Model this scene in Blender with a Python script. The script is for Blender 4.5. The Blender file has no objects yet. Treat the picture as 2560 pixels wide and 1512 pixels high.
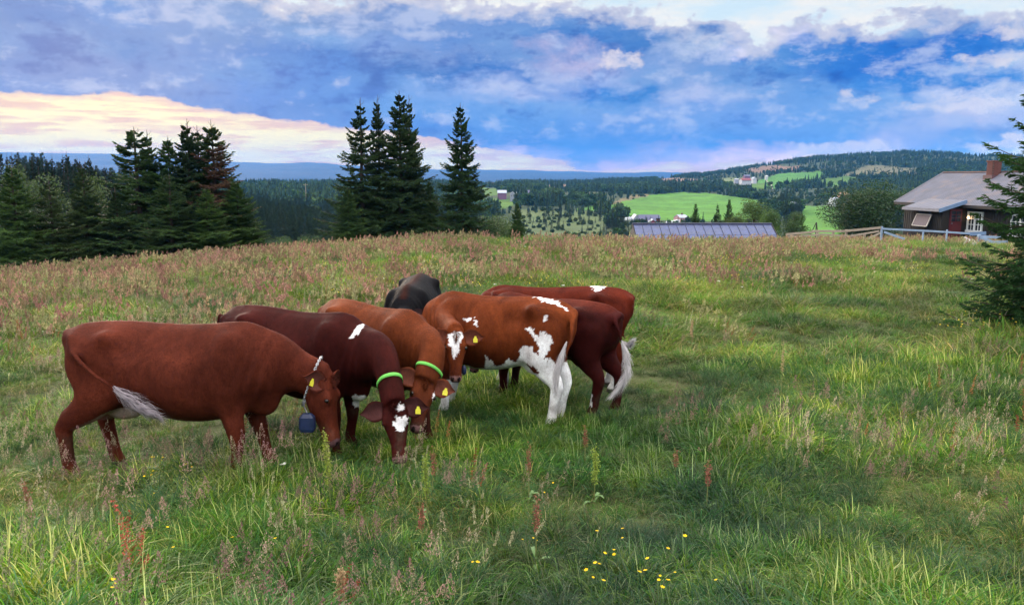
import bpy, bmesh, math, random
import numpy as np
from mathutils import Vector, Matrix

# ------------------------------------------------------------------ camera
F = 1934.0                      # focal length in pixels of the 2560 px wide photograph
PITCH = math.atan2(311.0, F)
SP, CP = math.sin(PITCH), math.cos(PITCH)
sc = bpy.context.scene
cam_d = bpy.data.cameras.new('camera')
cam_d.sensor_width = 36.0
cam_d.lens = F / 2560.0 * 36.0
cam_d.clip_start = 0.05
cam_d.clip_end = 40000
cam = bpy.data.objects.new('camera', cam_d)
cam.rotation_euler = (math.pi / 2 - PITCH, 0, 0)
sc.collection.objects.link(cam)
sc.camera = cam

EXPO = 0.40
sc.view_settings.view_transform = 'Standard'
sc.view_settings.look = 'None'
sc.view_settings.exposure = EXPO
sc.view_settings.gamma = 1.0
sc.view_settings.use_curve_mapping = False
sc.render.engine = 'CYCLES'
sc.cycles.use_denoising = True
sc.cycles.denoising_prefilter = 'ACCURATE'
sc.cycles.denoising_input_passes = 'RGB_ALBEDO_NORMAL'
sc.cycles.max_bounces = 5
sc.cycles.diffuse_bounces = 3
sc.cycles.transmission_bounces = 3
sc.cycles.volume_bounces = 0
sc.cycles.use_light_tree = False
sc.cycles.caustics_reflective = False
sc.cycles.caustics_refractive = False


def s2l(c):
    c = c / 255.0
    return c / 12.92 if c <= 0.04045 else ((c + 0.055) / 1.055) ** 2.4


def rgb(r, g, b, k=1.0):
    return (s2l(r) * k, s2l(g) * k, s2l(b) * k, 1.0)


# ------------------------------------------------------------------ world
SUN_AZ, SUN_EL = math.radians(-27.0), math.radians(13.0)
world = bpy.data.worlds.new('World')
sc.world = world
world.use_nodes = True
NT = world.node_tree
NT.nodes.clear()


def N(nt, t, **kw):
    n = nt.nodes.new(t)
    for k, v in kw.items():
        setattr(n, k, v)
    return n


def put(nt, sock, v):
    if isinstance(v, bpy.types.NodeSocket):
        nt.links.new(v, sock)
    else:
        sock.default_value = v


def M(nt, op, a, b=0.0, c=0.0, clamp=False):
    n = N(nt, 'ShaderNodeMath', operation=op, use_clamp=clamp)
    put(nt, n.inputs[0], a)
    put(nt, n.inputs[1], b)
    if op in ('MULTIPLY_ADD', 'PINGPONG', 'SMOOTH_MIN'):
        put(nt, n.inputs[2], c)
    return n.outputs[0]


def MR(nt, v, a, b, c=0.0, d=1.0, smooth=False):
    n = N(nt, 'ShaderNodeMapRange')
    if smooth:
        n.interpolation_type = 'SMOOTHSTEP'
    put(nt, n.inputs[0], v)
    n.inputs[1].default_value, n.inputs[2].default_value = a, b
    n.inputs[3].default_value, n.inputs[4].default_value = c, d
    return n.outputs[0]


def MIX(nt, f, a, b, mode='MIX'):
    n = N(nt, 'ShaderNodeMix', data_type='RGBA', blend_type=mode)
    put(nt, n.inputs[0], f)
    put(nt, n.inputs[6], a)
    put(nt, n.inputs[7], b)
    return n.outputs[2]


def NOISE(nt, vec, scale, detail=5.0, rough=0.55, dist=0.0, out=0):
    n = N(nt, 'ShaderNodeTexNoise')
    put(nt, n.inputs['Vector'], vec)
    n.inputs['Scale'].default_value = scale
    n.inputs['Detail'].default_value = detail
    n.inputs['Roughness'].default_value = rough
    n.inputs['Distortion'].default_value = dist
    return n.outputs[out]


# colours of the clouds: one ramp per band of elevation, each band a row of sky colours from left to right
SKY_Y = [0, 40, 80, 120, 160, 200, 240, 280, 320, 360, 400, 440]
SKY = [
 "85,150,215 115,160,225 125,165,225 200,195,225 255,250,250 255,253,252 190,190,225 255,245,245 205,205,230 255,250,250 250,255,255 245,255,255 235,252,255 230,252,255 228,252,255 228,250,255 228,250,255",
 "100,155,215 125,160,220 110,165,225 170,180,225 150,170,215 160,180,220 150,165,215 185,190,225 140,165,220 235,220,235 230,225,240 250,252,252 255,252,245 238,252,255 235,253,255 230,250,255 230,250,255",
 "140,160,215 130,155,215 120,165,230 160,175,225 170,185,228 140,165,212 150,165,215 160,175,225 135,162,220 150,175,225 125,158,212 140,165,215 255,250,235 235,235,248 255,240,225 235,245,252 230,248,255",
 "150,165,215 115,150,215 140,165,220 150,170,220 150,170,220 165,190,235 180,190,235 120,155,220 165,185,230 95,145,215 80,135,208 210,220,240 228,215,228 140,170,225 170,190,230 150,180,230 150,185,230",
 "160,175,225 178,188,228 105,150,215 160,175,225 110,150,220 95,142,215 170,180,225 160,170,220 140,165,220 200,190,225 175,185,230 170,180,225 110,160,225 50,130,220 20,115,215 15,115,215 70,145,225",
 "145,160,215 155,162,215 155,168,220 150,170,225 140,175,230 105,152,225 90,135,205 70,127,205 75,130,210 190,200,240 165,185,230 170,185,230 140,175,230 20,115,215 20,120,220 60,145,230 200,220,245",
 "165,170,220 175,175,220 140,155,215 155,165,215 120,158,230 115,160,230 150,185,240 175,192,240 190,200,240 85,152,230 60,140,215 200,205,240 170,190,235 90,155,230 75,148,230 65,142,225 90,160,235",
 "255,240,230 255,235,230 255,245,240 222,202,218 120,150,215 105,150,220 135,178,235 145,182,240 160,190,240 175,195,240 150,180,235 180,190,240 150,180,235 160,190,240 185,203,245 225,228,250 230,235,250",
 "255,255,235 255,255,250 255,252,240 255,240,220 255,232,212 200,180,205 105,150,225 85,145,225 125,172,235 150,180,240 150,175,235 160,185,240 160,185,240 150,185,240 170,190,240 222,217,240 190,205,245",
 "255,250,225 252,238,215 250,225,215 255,240,210 255,245,225 255,240,215 255,230,205 255,225,200 105,150,225 100,155,230 118,162,235 120,165,235 130,170,235 150,180,240 195,198,240 160,185,240 220,225,245",
 "235,205,215 250,230,200 240,205,200 255,235,210 255,240,220 252,228,218 255,235,210 255,235,205 235,205,225 150,165,225 190,180,225 230,200,225 235,200,215 250,240,240 200,200,235 160,190,240 235,235,242",
 "235,205,215 250,230,200 240,205,200 255,235,210 255,240,220 252,228,218 255,232,205 255,235,205 245,215,225 200,190,230 235,195,215 250,205,205 255,225,190 255,240,225 200,200,235 160,190,240 235,235,242",
]
SKYK = 0.70
nt = NT
tc = N(nt, 'ShaderNodeTexCoord')
vec = tc.outputs['Generated']
sep = N(nt, 'ShaderNodeSeparateXYZ')
nt.links.new(vec, sep.inputs[0])
# flattened domain for the noise, as layered clouds look near the horizon
mp = N(nt, 'ShaderNodeMapping')
nt.links.new(vec, mp.inputs[0])
mp.inputs['Scale'].default_value = (1, 1, 3.4)
w1 = NOISE(nt, mp.outputs[0], 7.0, 8, 0.62, 0.35, out=1)
mp2 = N(nt, 'ShaderNodeMapping')
nt.links.new(vec, mp2.inputs[0])
mp2.inputs['Scale'].default_value = (1, 1, 1.6)
mp2.inputs['Location'].default_value = (3.1, 1.7, 0.4)
w2 = NOISE(nt, mp2.outputs[0], 30.0, 8, 0.62, 0.0, out=1)
s1 = N(nt, 'ShaderNodeSeparateXYZ'); nt.links.new(w1, s1.inputs[0])
s2 = N(nt, 'ShaderNodeSeparateXYZ'); nt.links.new(w2, s2.inputs[0])
az = M(nt, 'ARCTAN2', sep.outputs[0], sep.outputs[1])
el = M(nt, 'ARCSINE', sep.outputs[2])
D = math.radians
# strength of the warp grows with elevation so that the bright band at the horizon stays level
wf = MR(nt, el, D(-0.5), D(5.0), 0.25, 1.0)
dax = M(nt, 'ADD', M(nt, 'MULTIPLY', M(nt, 'SUBTRACT', s1.outputs[0], 0.5), D(11)), M(nt, 'MULTIPLY', M(nt, 'SUBTRACT', s2.outputs[0], 0.5), D(6.5)))
day = M(nt, 'ADD', M(nt, 'MULTIPLY', M(nt, 'SUBTRACT', s1.outputs[1], 0.5), D(3.4)), M(nt, 'MULTIPLY', M(nt, 'SUBTRACT', s2.outputs[1], 0.5), D(3.4)))
az2 = M(nt, 'ADD', az, dax)
el2 = M(nt, 'ADD', el, M(nt, 'MULTIPLY', day, wf))
# outside the frame the same clouds go on, mirrored every 90 degrees
u = M(nt, 'PINGPONG', M(nt, 'MULTIPLY', M(nt, 'ADD', az2, D(45)), 1.0 / D(90)), 1.0)
prev = None
els = [math.atan((445 - y) / 1959.0) + (0 if i else 0.0) for i, y in enumerate(SKY_Y)]
for i in range(len(SKY_Y) - 1, -1, -1):
    cr = N(nt, 'ShaderNodeValToRGB')
    nt.links.new(u, cr.inputs[0])
    cr.color_ramp.interpolation = 'LINEAR'
    cols = [tuple(float(q) for q in c.split(',')) for c in SKY[i].split()]
    pos = [(math.degrees(math.atan((j * 160 - 1280) / 1959.0)) + 45) / 90 for j in range(17)]
    els_ = cr.color_ramp.elements
    while len(els_) < 17:
        els_.new(0.5)
    for j in range(17):
        c = cols[j]
        k = 1.0
        m = min(c)
        if m > 205 and i < 3:
            c = (158, 172, 220)
        elif i >= 7 and j <= 7 and c[0] > 195:
            c = (140, 162, 222)
        m = min(c)
        if m > 212 and i < 4:
            k = 1.6
        elif c[0] > 248 and c[1] > 225:
            k = 1.65; c = (255, c[1] * .93, c[2] * .76)
        elif i >= 7 and c[0] > 230:
            k = 1.6 if i < 10 else 2.0; c = (c[0], c[1] * .95, c[2] * .84)
        elif c[0] < 190:
            c = (c[0] * .80, c[1] * .92, c[2] * .99); k = .95
        k *= SKYK
        els_[j].position = pos[j]
        els_[j].color = rgb(*c, k)
    if prev is None:
        prev = cr.outputs[0]
    else:
        f = MR(nt, el2, els[i + 1], els[i])
        prev = MIX(nt, f, prev, cr.outputs[0])
# puffs: pale tops and deep blue bases
p1 = NOISE(nt, mp.outputs[0], 7.0, 10, 0.64, 0.0)
p2 = NOISE(nt, mp2.outputs[0], 24.0, 7, 0.62, 0.0)
pf = M(nt, 'ADD', M(nt, 'MULTIPLY', p1, 0.55), M(nt, 'MULTIPLY', p2, 0.45))
cloudy = MR(nt, el, D(2.2), D(4.0), 0.25, 1.0)
lite = M(nt, 'MULTIPLY', MR(nt, pf, 0.505, 0.62, 0, 0.72, True), cloudy)
dark = M(nt, 'MULTIPLY', MR(nt, pf, 0.485, 0.38, 0, 0.8, True), cloudy)
colr = MIX(nt, lite, prev, rgb(206, 214, 242, 1.0 * SKYK))
colr = MIX(nt, dark, colr, MIX(nt, 0.75, colr, rgb(60, 120, 205), 'MULTIPLY'))
# edges: the towering tops against the clear sky above, and the level base above the bright band at the horizon
def skyramp(pts, kmax):
    cr = N(nt, 'ShaderNodeValToRGB'); nt.links.new(M(nt, 'PINGPONG', M(nt, 'MULTIPLY', M(nt, 'ADD', M(nt, 'ADD', az, M(nt, 'MULTIPLY', M(nt, 'SUBTRACT', s2.outputs[0], 0.5), D(3.0))), D(45)), 1.0 / D(90)), 1.0), cr.inputs[0])
    e = cr.color_ramp.elements
    while len(e) < len(pts): e.new(0.5)
    for q, (x_, y_) in enumerate(pts):
        v = max(0.0, math.degrees(math.atan((445 - y_) / 1959.0))) / kmax
        e[q].position = (math.degrees(math.atan((x_ - 1280) / 1959.0)) + 45) / 90; e[q].color = (v, v, v, 1)
    return M(nt, 'MULTIPLY', cr.outputs[0], D(kmax))


p3 = NOISE(nt, mp2.outputs[0], 17.0, 9, 0.62, 0.15)
top = skyramp([(-400, -260), (0, -200), (480, -60), (570, 0), (700, 42), (900, 28), (1060, 5), (1300, 20), (1400, 55), (1600, 52), (1740, 80), (1850, 128), (2020, 100), (2150, 112), (2250, 95), (2400, 112), (2560, 116), (3000, 150)], 16.0)
dt = M(nt, 'DIVIDE', M(nt, 'ADD', M(nt, 'SUBTRACT', top, el), M(nt, 'MULTIPLY', M(nt, 'SUBTRACT', p3, 0.5), D(6.0))), D(1.0))
rim = MR(nt, dt, 0.1, 1.3, 0.85, 0.0, True)
colr = MIX(nt, rim, colr, MIX(nt, p2, rgb(176, 190, 224, 1.0 * SKYK), rgb(250, 236, 230, 1.12 * SKYK)))
colr = MIX(nt, MR(nt, dt, -0.30, 0.25, 1.0, 0.0, True), colr, MIX(nt, MR(nt, p1, .4, .6), rgb(224, 246, 255, 1.04 * SKYK), rgb(255, 250, 240, 1.12 * SKYK)))
base = skyramp([(-400, 262), (0, 261), (250, 264), (420, 262), (480, 278), (700, 300), (860, 322), (1000, 335), (1130, 352), (1260, 378), (1400, 402), (1500, 425), (1600, 418), (1680, 402), (1780, 412), (1860, 398), (1940, 405), (2010, 440), (2600, 444)], 6.0)
db = M(nt, 'DIVIDE', M(nt, 'ADD', M(nt, 'SUBTRACT', base, el), M(nt, 'ADD', M(nt, 'MULTIPLY', M(nt, 'SUBTRACT', s1.outputs[1], 0.5), D(1.3)), M(nt, 'MULTIPLY', M(nt, 'SUBTRACT', s2.outputs[2], 0.5), D(0.9)))), D(1.0))
mps = N(nt, 'ShaderNodeMapping'); nt.links.new(vec, mps.inputs[0]); mps.inputs['Scale'].default_value = (1, 1, 9)
st = NOISE(nt, mps.outputs[0], 14.0, 7, 0.6, 0.3)
glow = MIX(nt, MR(nt, st, .42, .62, 0, 1, True), rgb(255, 236, 165, 1.5 * SKYK), rgb(255, 206, 160, 1.22 * SKYK))
glow = MIX(nt, MR(nt, db, 0.0, 0.8, 0.75, 0.0, True), glow, rgb(246, 196, 180, 1.12 * SKYK))
colr = MIX(nt, M(nt, 'MULTIPLY', MR(nt, db, 0.0, 0.22, 0, 1, True), MR(nt, az, D(5), D(9), 1.0, 0.85)), colr, glow)
# gaps where the light behind the clouds comes through
for (x_, y_, rx_, ry_, k_) in ((1530, 165, 55, 16, .9), (2095, 374, 85, 12, 1.0), (2490, 378, 75, 10, 1.0), (2370, 290, 95, 16, .7), (2500, 200, 70, 12, .8), (2130, 272, 40, 12, .8), (2480, 150, 50, 8, .7)):
    ca = math.atan((x_ - 1280) / 1959.0); ce = math.atan((445 - y_) / 1959.0)
    a_ = M(nt, 'DIVIDE', M(nt, 'SUBTRACT', M(nt, 'ADD', az, M(nt, 'MULTIPLY', M(nt, 'SUBTRACT', s2.outputs[0], 0.5), D(5))), ca), rx_ / 1959.0)
    b__ = M(nt, 'DIVIDE', M(nt, 'SUBTRACT', M(nt, 'ADD', el, M(nt, 'MULTIPLY', M(nt, 'SUBTRACT', s2.outputs[1], 0.5), D(2.6))), ce), ry_ / 1959.0)
    rr_ = M(nt, 'ADD', M(nt, 'MULTIPLY', a_, a_), M(nt, 'MULTIPLY', b__, b__))
    rr_ = M(nt, 'ADD', rr_, M(nt, 'MULTIPLY', M(nt, 'SUBTRACT', p2, 0.5), 8.0))
    colr = MIX(nt, MR(nt, rr_, -.6, 2.0, k_ * .8, 0.0, True), colr, rgb(255, 238, 228, 1.15 * SKYK))
# above the frame: thinning cloud under a pale, clear evening sky
upc = MIX(nt, MR(nt, p1, 0.42, 0.6, 0, 1, True), rgb(246, 242, 236, 3.1), rgb(226, 220, 216, 2.6))  # unseen upper sky set brighter than the visible sky to light the ground
colr = MIX(nt, MR(nt, el, D(12.8), D(24), 0, 1, True), colr, upc)
skyt = N(nt, 'ShaderNodeTexSky', sky_type='NISHITA', sun_disc=False)
skyt.sun_elevation = SUN_EL
skyt.sun_rotation = SUN_AZ
skyt.air_density = 1.2
skyt.dust_density = 2.0
bg1 = N(nt, 'ShaderNodeBackground'); bg1.inputs[1].default_value = 0.05
nt.links.new(skyt.outputs[0], bg1.inputs[0])
bg2 = N(nt, 'ShaderNodeBackground')
nt.links.new(colr, bg2.inputs[0])
bg2.inputs[1].default_value = 1.0
mx = N(nt, 'ShaderNodeMixShader'); mx.inputs[0].default_value = 0.96
nt.links.new(bg1.outputs[0], mx.inputs[1]); nt.links.new(bg2.outputs[0], mx.inputs[2])
wo = N(nt, 'ShaderNodeOutputWorld')
nt.links.new(mx.outputs[0], wo.inputs[0])
world.cycles.sampling_method = 'MANUAL'
world.cycles.sample_map_resolution = 512

sun_d = bpy.data.lights.new('sun', 'SUN')
sun_d.energy = 2.3
sun_d.angle = math.radians(14)
sun_d.color = (1.0, 0.80, 0.62)
sun = bpy.data.objects.new('sun', sun_d)
sd = Vector((math.sin(SUN_AZ) * math.cos(SUN_EL), math.cos(SUN_AZ) * math.cos(SUN_EL), math.sin(SUN_EL)))
sun.rotation_euler = sd.to_track_quat('Z', 'Y').to_euler()
sc.collection.objects.link(sun)

# ------------------------------------------------------------------ helpers
rng = np.random.default_rng(11)
random.seed(5)
COL = sc.collection


def ray(px, py):
    dz = -(py - 756.0)
    return np.array([px - 1280.0, F * CP + dz * SP, -F * SP + dz * CP])


def pix(px, py, Y):
    d = ray(px, py)
    return Vector(d * (Y / d[1]))


def proj(P):
    P = np.asarray(P, float)
    d = P[..., 1] * CP - P[..., 2] * SP
    up = P[..., 1] * SP + P[..., 2] * CP
    return 1280 + F * P[..., 0] / d, 756 - F * up / d


def vnoise(x, y, seed=0):
    xi = np.floor(x).astype(np.int64); yi = np.floor(y).astype(np.int64)
    fx = x - xi; fy = y - yi
    fx = fx * fx * (3 - 2 * fx); fy = fy * fy * (3 - 2 * fy)

    def h(a, b):
        n = (a * 374761393 + b * 668265263 + seed * 1442695041) & 0x7fffffff
        n = ((n ^ (n >> 13)) * 1274126177) & 0x7fffffff
        n = (n ^ (n >> 16)) & 0xffff
        return n / 65535.0
    return (h(xi, yi) * (1 - fx) + h(xi + 1, yi) * fx) * (1 - fy) + (h(xi, yi + 1) * (1 - fx) + h(xi + 1, yi + 1) * fx) * fy


def fbm(x, y, seed=0, o=4):
    r = 0; a = 0.5; t = 0
    for i in range(o):
        r = r + a * vnoise(x, y, seed + i * 17); t += a
        x = x * 2.03 + 5.1; y = y * 2.03 + 1.7; a *= 0.5
    return r / t


def inpoly(x, y, poly):
    ins = np.zeros(np.shape(x), bool)
    n = len(poly)
    for i in range(n):
        x1, y1 = poly[i]; x2, y2 = poly[(i + 1) % n]
        if y1 == y2:
            continue
        c = ((y1 > y) != (y2 > y)) & (x < (x2 - x1) * (y - y1) / (y2 - y1) + x1)
        ins ^= c
    return ins


def tag(o, label=None, cat=None, group=None, kind=None):
    if label: o['label'] = label
    if cat: o['category'] = cat
    if group: o['group'] = group
    if kind: o['kind'] = kind
    return o


def link(name, me, parent=None, loc=None, rz=None):
    o = bpy.data.objects.new(name, me)
    COL.objects.link(o)
    if parent is not None: o.parent = parent
    if loc is not None: o.location = loc
    if rz is not None: o.rotation_euler = (0, 0, rz)
    return o


def mesh_np(name, V, Fc, mats=(), col=None, smooth=False, midx=None):
    """V (n,3) array, Fc (m,3|4) array or list of such arrays."""
    V = np.asarray(V, np.float32)
    if not isinstance(Fc, list): Fc = [Fc]
    Fc = [np.asarray(f, np.int32) for f in Fc if len(f)]
    me = bpy.data.meshes.new(name)
    me.vertices.add(len(V)); me.vertices.foreach_set('co', V.ravel())
    nl = sum(f.size for f in Fc); nf = sum(len(f) for f in Fc)
    me.loops.add(nl); me.loops.foreach_set('vertex_index', np.concatenate([f.ravel() for f in Fc]))
    me.polygons.add(nf)
    tot = np.concatenate([np.full(len(f), f.shape[1], np.int32) for f in Fc])
    st = np.concatenate([[0], np.cumsum(tot)[:-1]]).astype(np.int32)
    me.polygons.foreach_set('loop_start', st)
    if midx is not None: me.polygons.foreach_set('material_index', np.asarray(midx, np.int32))
    if smooth: me.polygons.foreach_set('use_smooth', np.ones(nf, bool))
    for m in mats: me.materials.append(m)
    if col is not None:
        a = me.attributes.new('Col', 'FLOAT_COLOR', 'POINT')
        c = np.ones((len(V), 4), np.float32); c[:, :3] = col
        a.data.foreach_set('color', c.ravel())
    me.update(calc_edges=True)
    return me


def grid_faces(nr, ncol, closed=False):
    i = np.arange(nr - 1)[:, None]; k = ncol if closed else ncol - 1
    j = np.arange(k)[None, :]
    a = i * ncol + j; b = i * ncol + (j + 1) % ncol
    return np.stack([a, b, b + ncol, a + ncol], -1).reshape(-1, 4)


class MB:
    """collects boxes, bars, polygons and tubes and links them as one mesh object"""
    def __init__(s): s.v = []; s.f = []

    def add(s, vs, fs):
        n = len(s.v); s.v += [tuple(v) for v in vs]; s.f += [tuple(i + n for i in f) for f in fs]; return s

    def box(s, x0, x1, y0, y1, z0, z1, M_=None):
        vs = [Vector((x, y, z)) for z in (z0, z1) for y in (y0, y1) for x in (x0, x1)]
        if M_ is not None: vs = [M_ @ v for v in vs]
        return s.add(vs, [(0, 2, 3, 1), (4, 5, 7, 6), (0, 1, 5, 4), (2, 6, 7, 3), (0, 4, 6, 2), (1, 3, 7, 5)])

    def bar(s, a, b, w, h=None, up=(0, 0, 1)):
        a = Vector(a); b = Vector(b); h = h or w; d = (b - a).normalized(); u_ = Vector(up)
        if abs(d.dot(u_)) > .95: u_ = Vector((1, 0, 0))
        r = d.cross(u_).normalized(); u_ = r.cross(d)
        vs = [p + r * (i * w / 2) + u_ * (j * h / 2) for p in (a, b) for j in (-1, 1) for i in (-1, 1)]
        return s.add(vs, [(0, 1, 3, 2), (4, 6, 7, 5), (0, 4, 5, 1), (2, 3, 7, 6), (0, 2, 6, 4), (1, 5, 7, 3)])

    def prism(s, poly, off):
        n = len(poly); off = Vector(off)
        vs = [Vector(p) for p in poly] + [Vector(p) + off for p in poly]
        return s.add(vs, [tuple(range(n - 1, -1, -1)), tuple(range(n, 2 * n))] + [(i, (i + 1) % n, n + (i + 1) % n, n + i) for i in range(n)])

    def tube(s, pts, rad, n=8):
        pts = [Vector(p) for p in pts]
        if not hasattr(rad, '__len__'): rad = [rad] * len(pts)
        vs = []
        for i, p in enumerate(pts):
            d = (pts[min(i + 1, len(pts) - 1)] - pts[max(i - 1, 0)]).normalized()
            u_ = Vector((0, 0, 1)) if abs(d.z) < .9 else Vector((1, 0, 0))
            r = d.cross(u_).normalized(); u_ = r.cross(d)
            for k in range(n):
                t = 2 * math.pi * k / n
                vs.append(p + (r * math.cos(t) + u_ * math.sin(t)) * rad[i])
        fs = []
        for i in range(len(pts) - 1):
            for k in range(n):
                fs.append((i * n + k, i * n + (k + 1) % n, (i + 1) * n + (k + 1) % n, (i + 1) * n + k))
        fs.append(tuple(range(n - 1, -1, -1))); fs.append(tuple((len(pts) - 1) * n + k for k in range(n)))
        return s.add(vs, fs)

    def mesh(s, name, m, smooth=False):
        me = bpy.data.meshes.new(name); me.from_pydata([tuple(v) for v in s.v], [], s.f)
        if m: me.materials.append(m)
        if smooth:
            for p in me.polygons: p.use_smooth = True
        me.update(); return me

    def build(s, name, m, parent=None, smooth=False, **k):
        return link(name, s.mesh(name, m, smooth), parent, **k)


def empty(name, loc=(0, 0, 0), rz=0.0):
    o = bpy.data.objects.new(name, None); COL.objects.link(o); o.location = loc; o.rotation_euler = (0, 0, rz); return o


def new_mat(name):
    m = bpy.data.materials.new(name); m.use_nodes = True; nt = m.node_tree
    b = nt.nodes['Principled BSDF']; return m, nt, b


def mat_simple(name, col, rough=0.7, var=0.25, scale=6.0, bump=0.0, bscale=40.0, metal=0.0, stretch=None, dirt=None):
    """principled with noise in the colour, the roughness and (optionally) the relief"""
    m, nt, b = new_mat(name)
    tc = N(nt, 'ShaderNodeTexCoord'); v = tc.outputs['Object']
    if stretch:
        mp = N(nt, 'ShaderNodeMapping'); nt.links.new(v, mp.inputs[0]); mp.inputs['Scale'].default_value = stretch; v = mp.outputs[0]
    n = NOISE(nt, v, scale, 6, 0.6)
    c = (col[0], col[1], col[2], 1)
    lo = tuple(x * (1 - var) for x in c[:3]) + (1,); hi = tuple(min(1, x * (1 + var)) for x in c[:3]) + (1,)
    o = MIX(nt, MR(nt, n, 0.3, 0.7), lo, hi)
    if dirt:
        n2 = NOISE(nt, tc.outputs['Object'], dirt[1], 5, 0.6)
        o = MIX(nt, MR(nt, n2, 0.5, 0.68, 0, dirt[2], True), o, tuple(dirt[0]) + (1,))
    nt.links.new(o, b.inputs['Base Color'])
    nt.links.new(MR(nt, n, 0.3, 0.7, rough * 0.85, min(1, rough * 1.15)), b.inputs['Roughness'])
    b.inputs['Metallic'].default_value = metal
    if bump:
        nb = NOISE(nt, v, bscale, 5, 0.6)
        bp = N(nt, 'ShaderNodeBump'); bp.inputs['Strength'].default_value = bump; bp.inputs['Distance'].default_value = 0.02
        nt.links.new(nb, bp.inputs['Height']); nt.links.new(bp.outputs[0], b.inputs['Normal'])
    return m


# ------------------------------------------------------------------ terrain
C = np.array([0, 300, 600, 820, 1100, 1350, 1600, 1850, 2050, 2250, 2560], float)
TAB = [
 (0.3, [-1.65] * 11), (2.0, [-1.78] * 11), (3.0, [-2.02] * 11), (5.0, [-2.42] * 11), (7.0, [-2.66] * 11),
 (10, [-2.74, -2.74, -2.72, -2.72, -2.72, -2.72, -2.72, -2.72, -2.72, -2.72, -2.72]),
 (20, [-3.12, -2.95, -2.8, -2.75, -2.72, -2.72, -2.72, -2.75, -2.75, -2.8, -2.85]),
 (30, [-3.85, -3.45, -3.2, -3.0, -2.85, -2.85, -2.9, -2.95, -3.0, -3.05, -3.1]),
 (38, [-4.9, -4.4, -3.8, -3.45, -3.0, -3.05, -3.2, -3.25, -3.35, -3.45, -3.5]),
 (45, [-7, -6, -5, -4.2, -3.8, -3.9, -4.0, -3.9, -3.9, -3.95, -3.95]),
 (53, [-9, -8, -6.5, -5.5, -5.2, -5.2, -5.3, -4.8, -4.5, -4.4, -4.35]),
 (60, [-10, -9.5, -8, -7.5, -7, -6.8, -6.4, -5.8, -5.2, -4.8, -4.7]),
 (110, [-5, -7, -12, -14, -14, -13, -11, -9.5, -9, -9, -9]),
 (150, [-5, -8, -15, -18, -19, -19, -17, -15, -14, -13, -12]),
 (250, [-6, -12, -20, -24, -27, -27, -24, -22, -20, -19, -17]),
 (440, [-10, -14, -22, -27, -30, -29, -25.5, -23, -21, -20, -18]),
 (600, [-12, -16, -20, -20, -21, -20, -25, -22, -22, -20, -16]),
 (800, [-10, -12, -16, -16, -14, -16, -20, -18, -16, -14, -10]),
 (1000, [-10, -12, -14, -14, -12.7, -13.8, -17.9, -12.8, -8.7, -5, 0]),
 (1300, [-10, -12, -14, -14, -12, -11, -11.3, -3, 10, 18, 20]),
 (1700, [-11, -12, -14, -14, -13, -11, -6, 18, 52, 57, 48]),
 (2300, [-20, -20, -25, -25, -22, -20, -12, 14, 35, 36, 38]),
 (3500, [-40, -40, -60, -60, -60, -50, -50, -20, 0, 0, 0]),
 (5000, [102, 90, 51, 51, 20, 12, 8, 10, 10, 10, 10]),
 (6500, [216, 209, 120, 130, 60, 70, 36, 32, 30, 30, 30]),
 (8600, [200, 190, 100, 110, 50, 60, 30, 20, 20, 20, 20]),
]
TL = np.log(np.array([r[0] for r in TAB])); TZ = np.array([r[1] for r in TAB], float)


def _tab(pxv, ly):
    fi = np.interp(ly, TL, np.arange(len(TL))); ci = np.interp(pxv, C, np.arange(len(C)))
    i0 = np.minimum(fi.astype(int), len(TL) - 2); j0 = np.minimum(ci.astype(int), len(C) - 2)
    a = fi - i0; b = ci - j0
    return (TZ[i0, j0] * (1 - b) + TZ[i0, j0 + 1] * b) * (1 - a) + (TZ[i0 + 1, j0] * (1 - b) + TZ[i0 + 1, j0 + 1] * b) * a


def H(X, Y):
    X = np.asarray(X, float); Y = np.asarray(Y, float)
    az = np.arctan2(X, Y); r = np.hypot(X, Y)
    azc = np.clip(az, -D(38), D(38)); Ye = np.maximum(r * np.cos(azc), 0.31)
    px = 1280 + 1959 * np.tan(azc); ly = np.log(Ye)
    z = 0
    for dl in (-0.08, -0.03, 0.03, 0.08):
        for dp in (-70, 0, 70):
            z = z + _tab(px + dp, ly + dl) / 12.0
    near = np.clip((60 - Ye) / 30, 0, 1)
    z = z + near * 0.10 * (fbm(X * 0.7, Y * 0.7, 3, 3) - 0.5) + near * 0.07 * (fbm(X * 3.1, Y * 3.1, 9, 2) - 0.5)
    far = np.clip((Ye - 110) / 400, 0, 1) * (1 - 0.5 * np.clip((Ye - 4000) / 1000, 0, 1))
    az8 = px / 90.0
    z = z + far * Ye * 0.006 * (fbm(az8, ly * 14, 31, 4) - 0.5)
    # ridges of the far mountains
    mt = np.clip((Ye - 4200) / 1500, 0, 1)
    z = z + mt * 40 * (fbm(px / 160.0, ly * 9, 77, 4) - 0.5)
    return z


def Hs(x, y):
    return float(H(np.array([x]), np.array([y]))[0])


def gp(px, Y, dz=0.0):
    """ground point under image column px at depth Y"""
    x = (px - 1280) / 1959.0 * Y
    return Vector((x, Y, Hs(x, Y) + dz))


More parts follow.
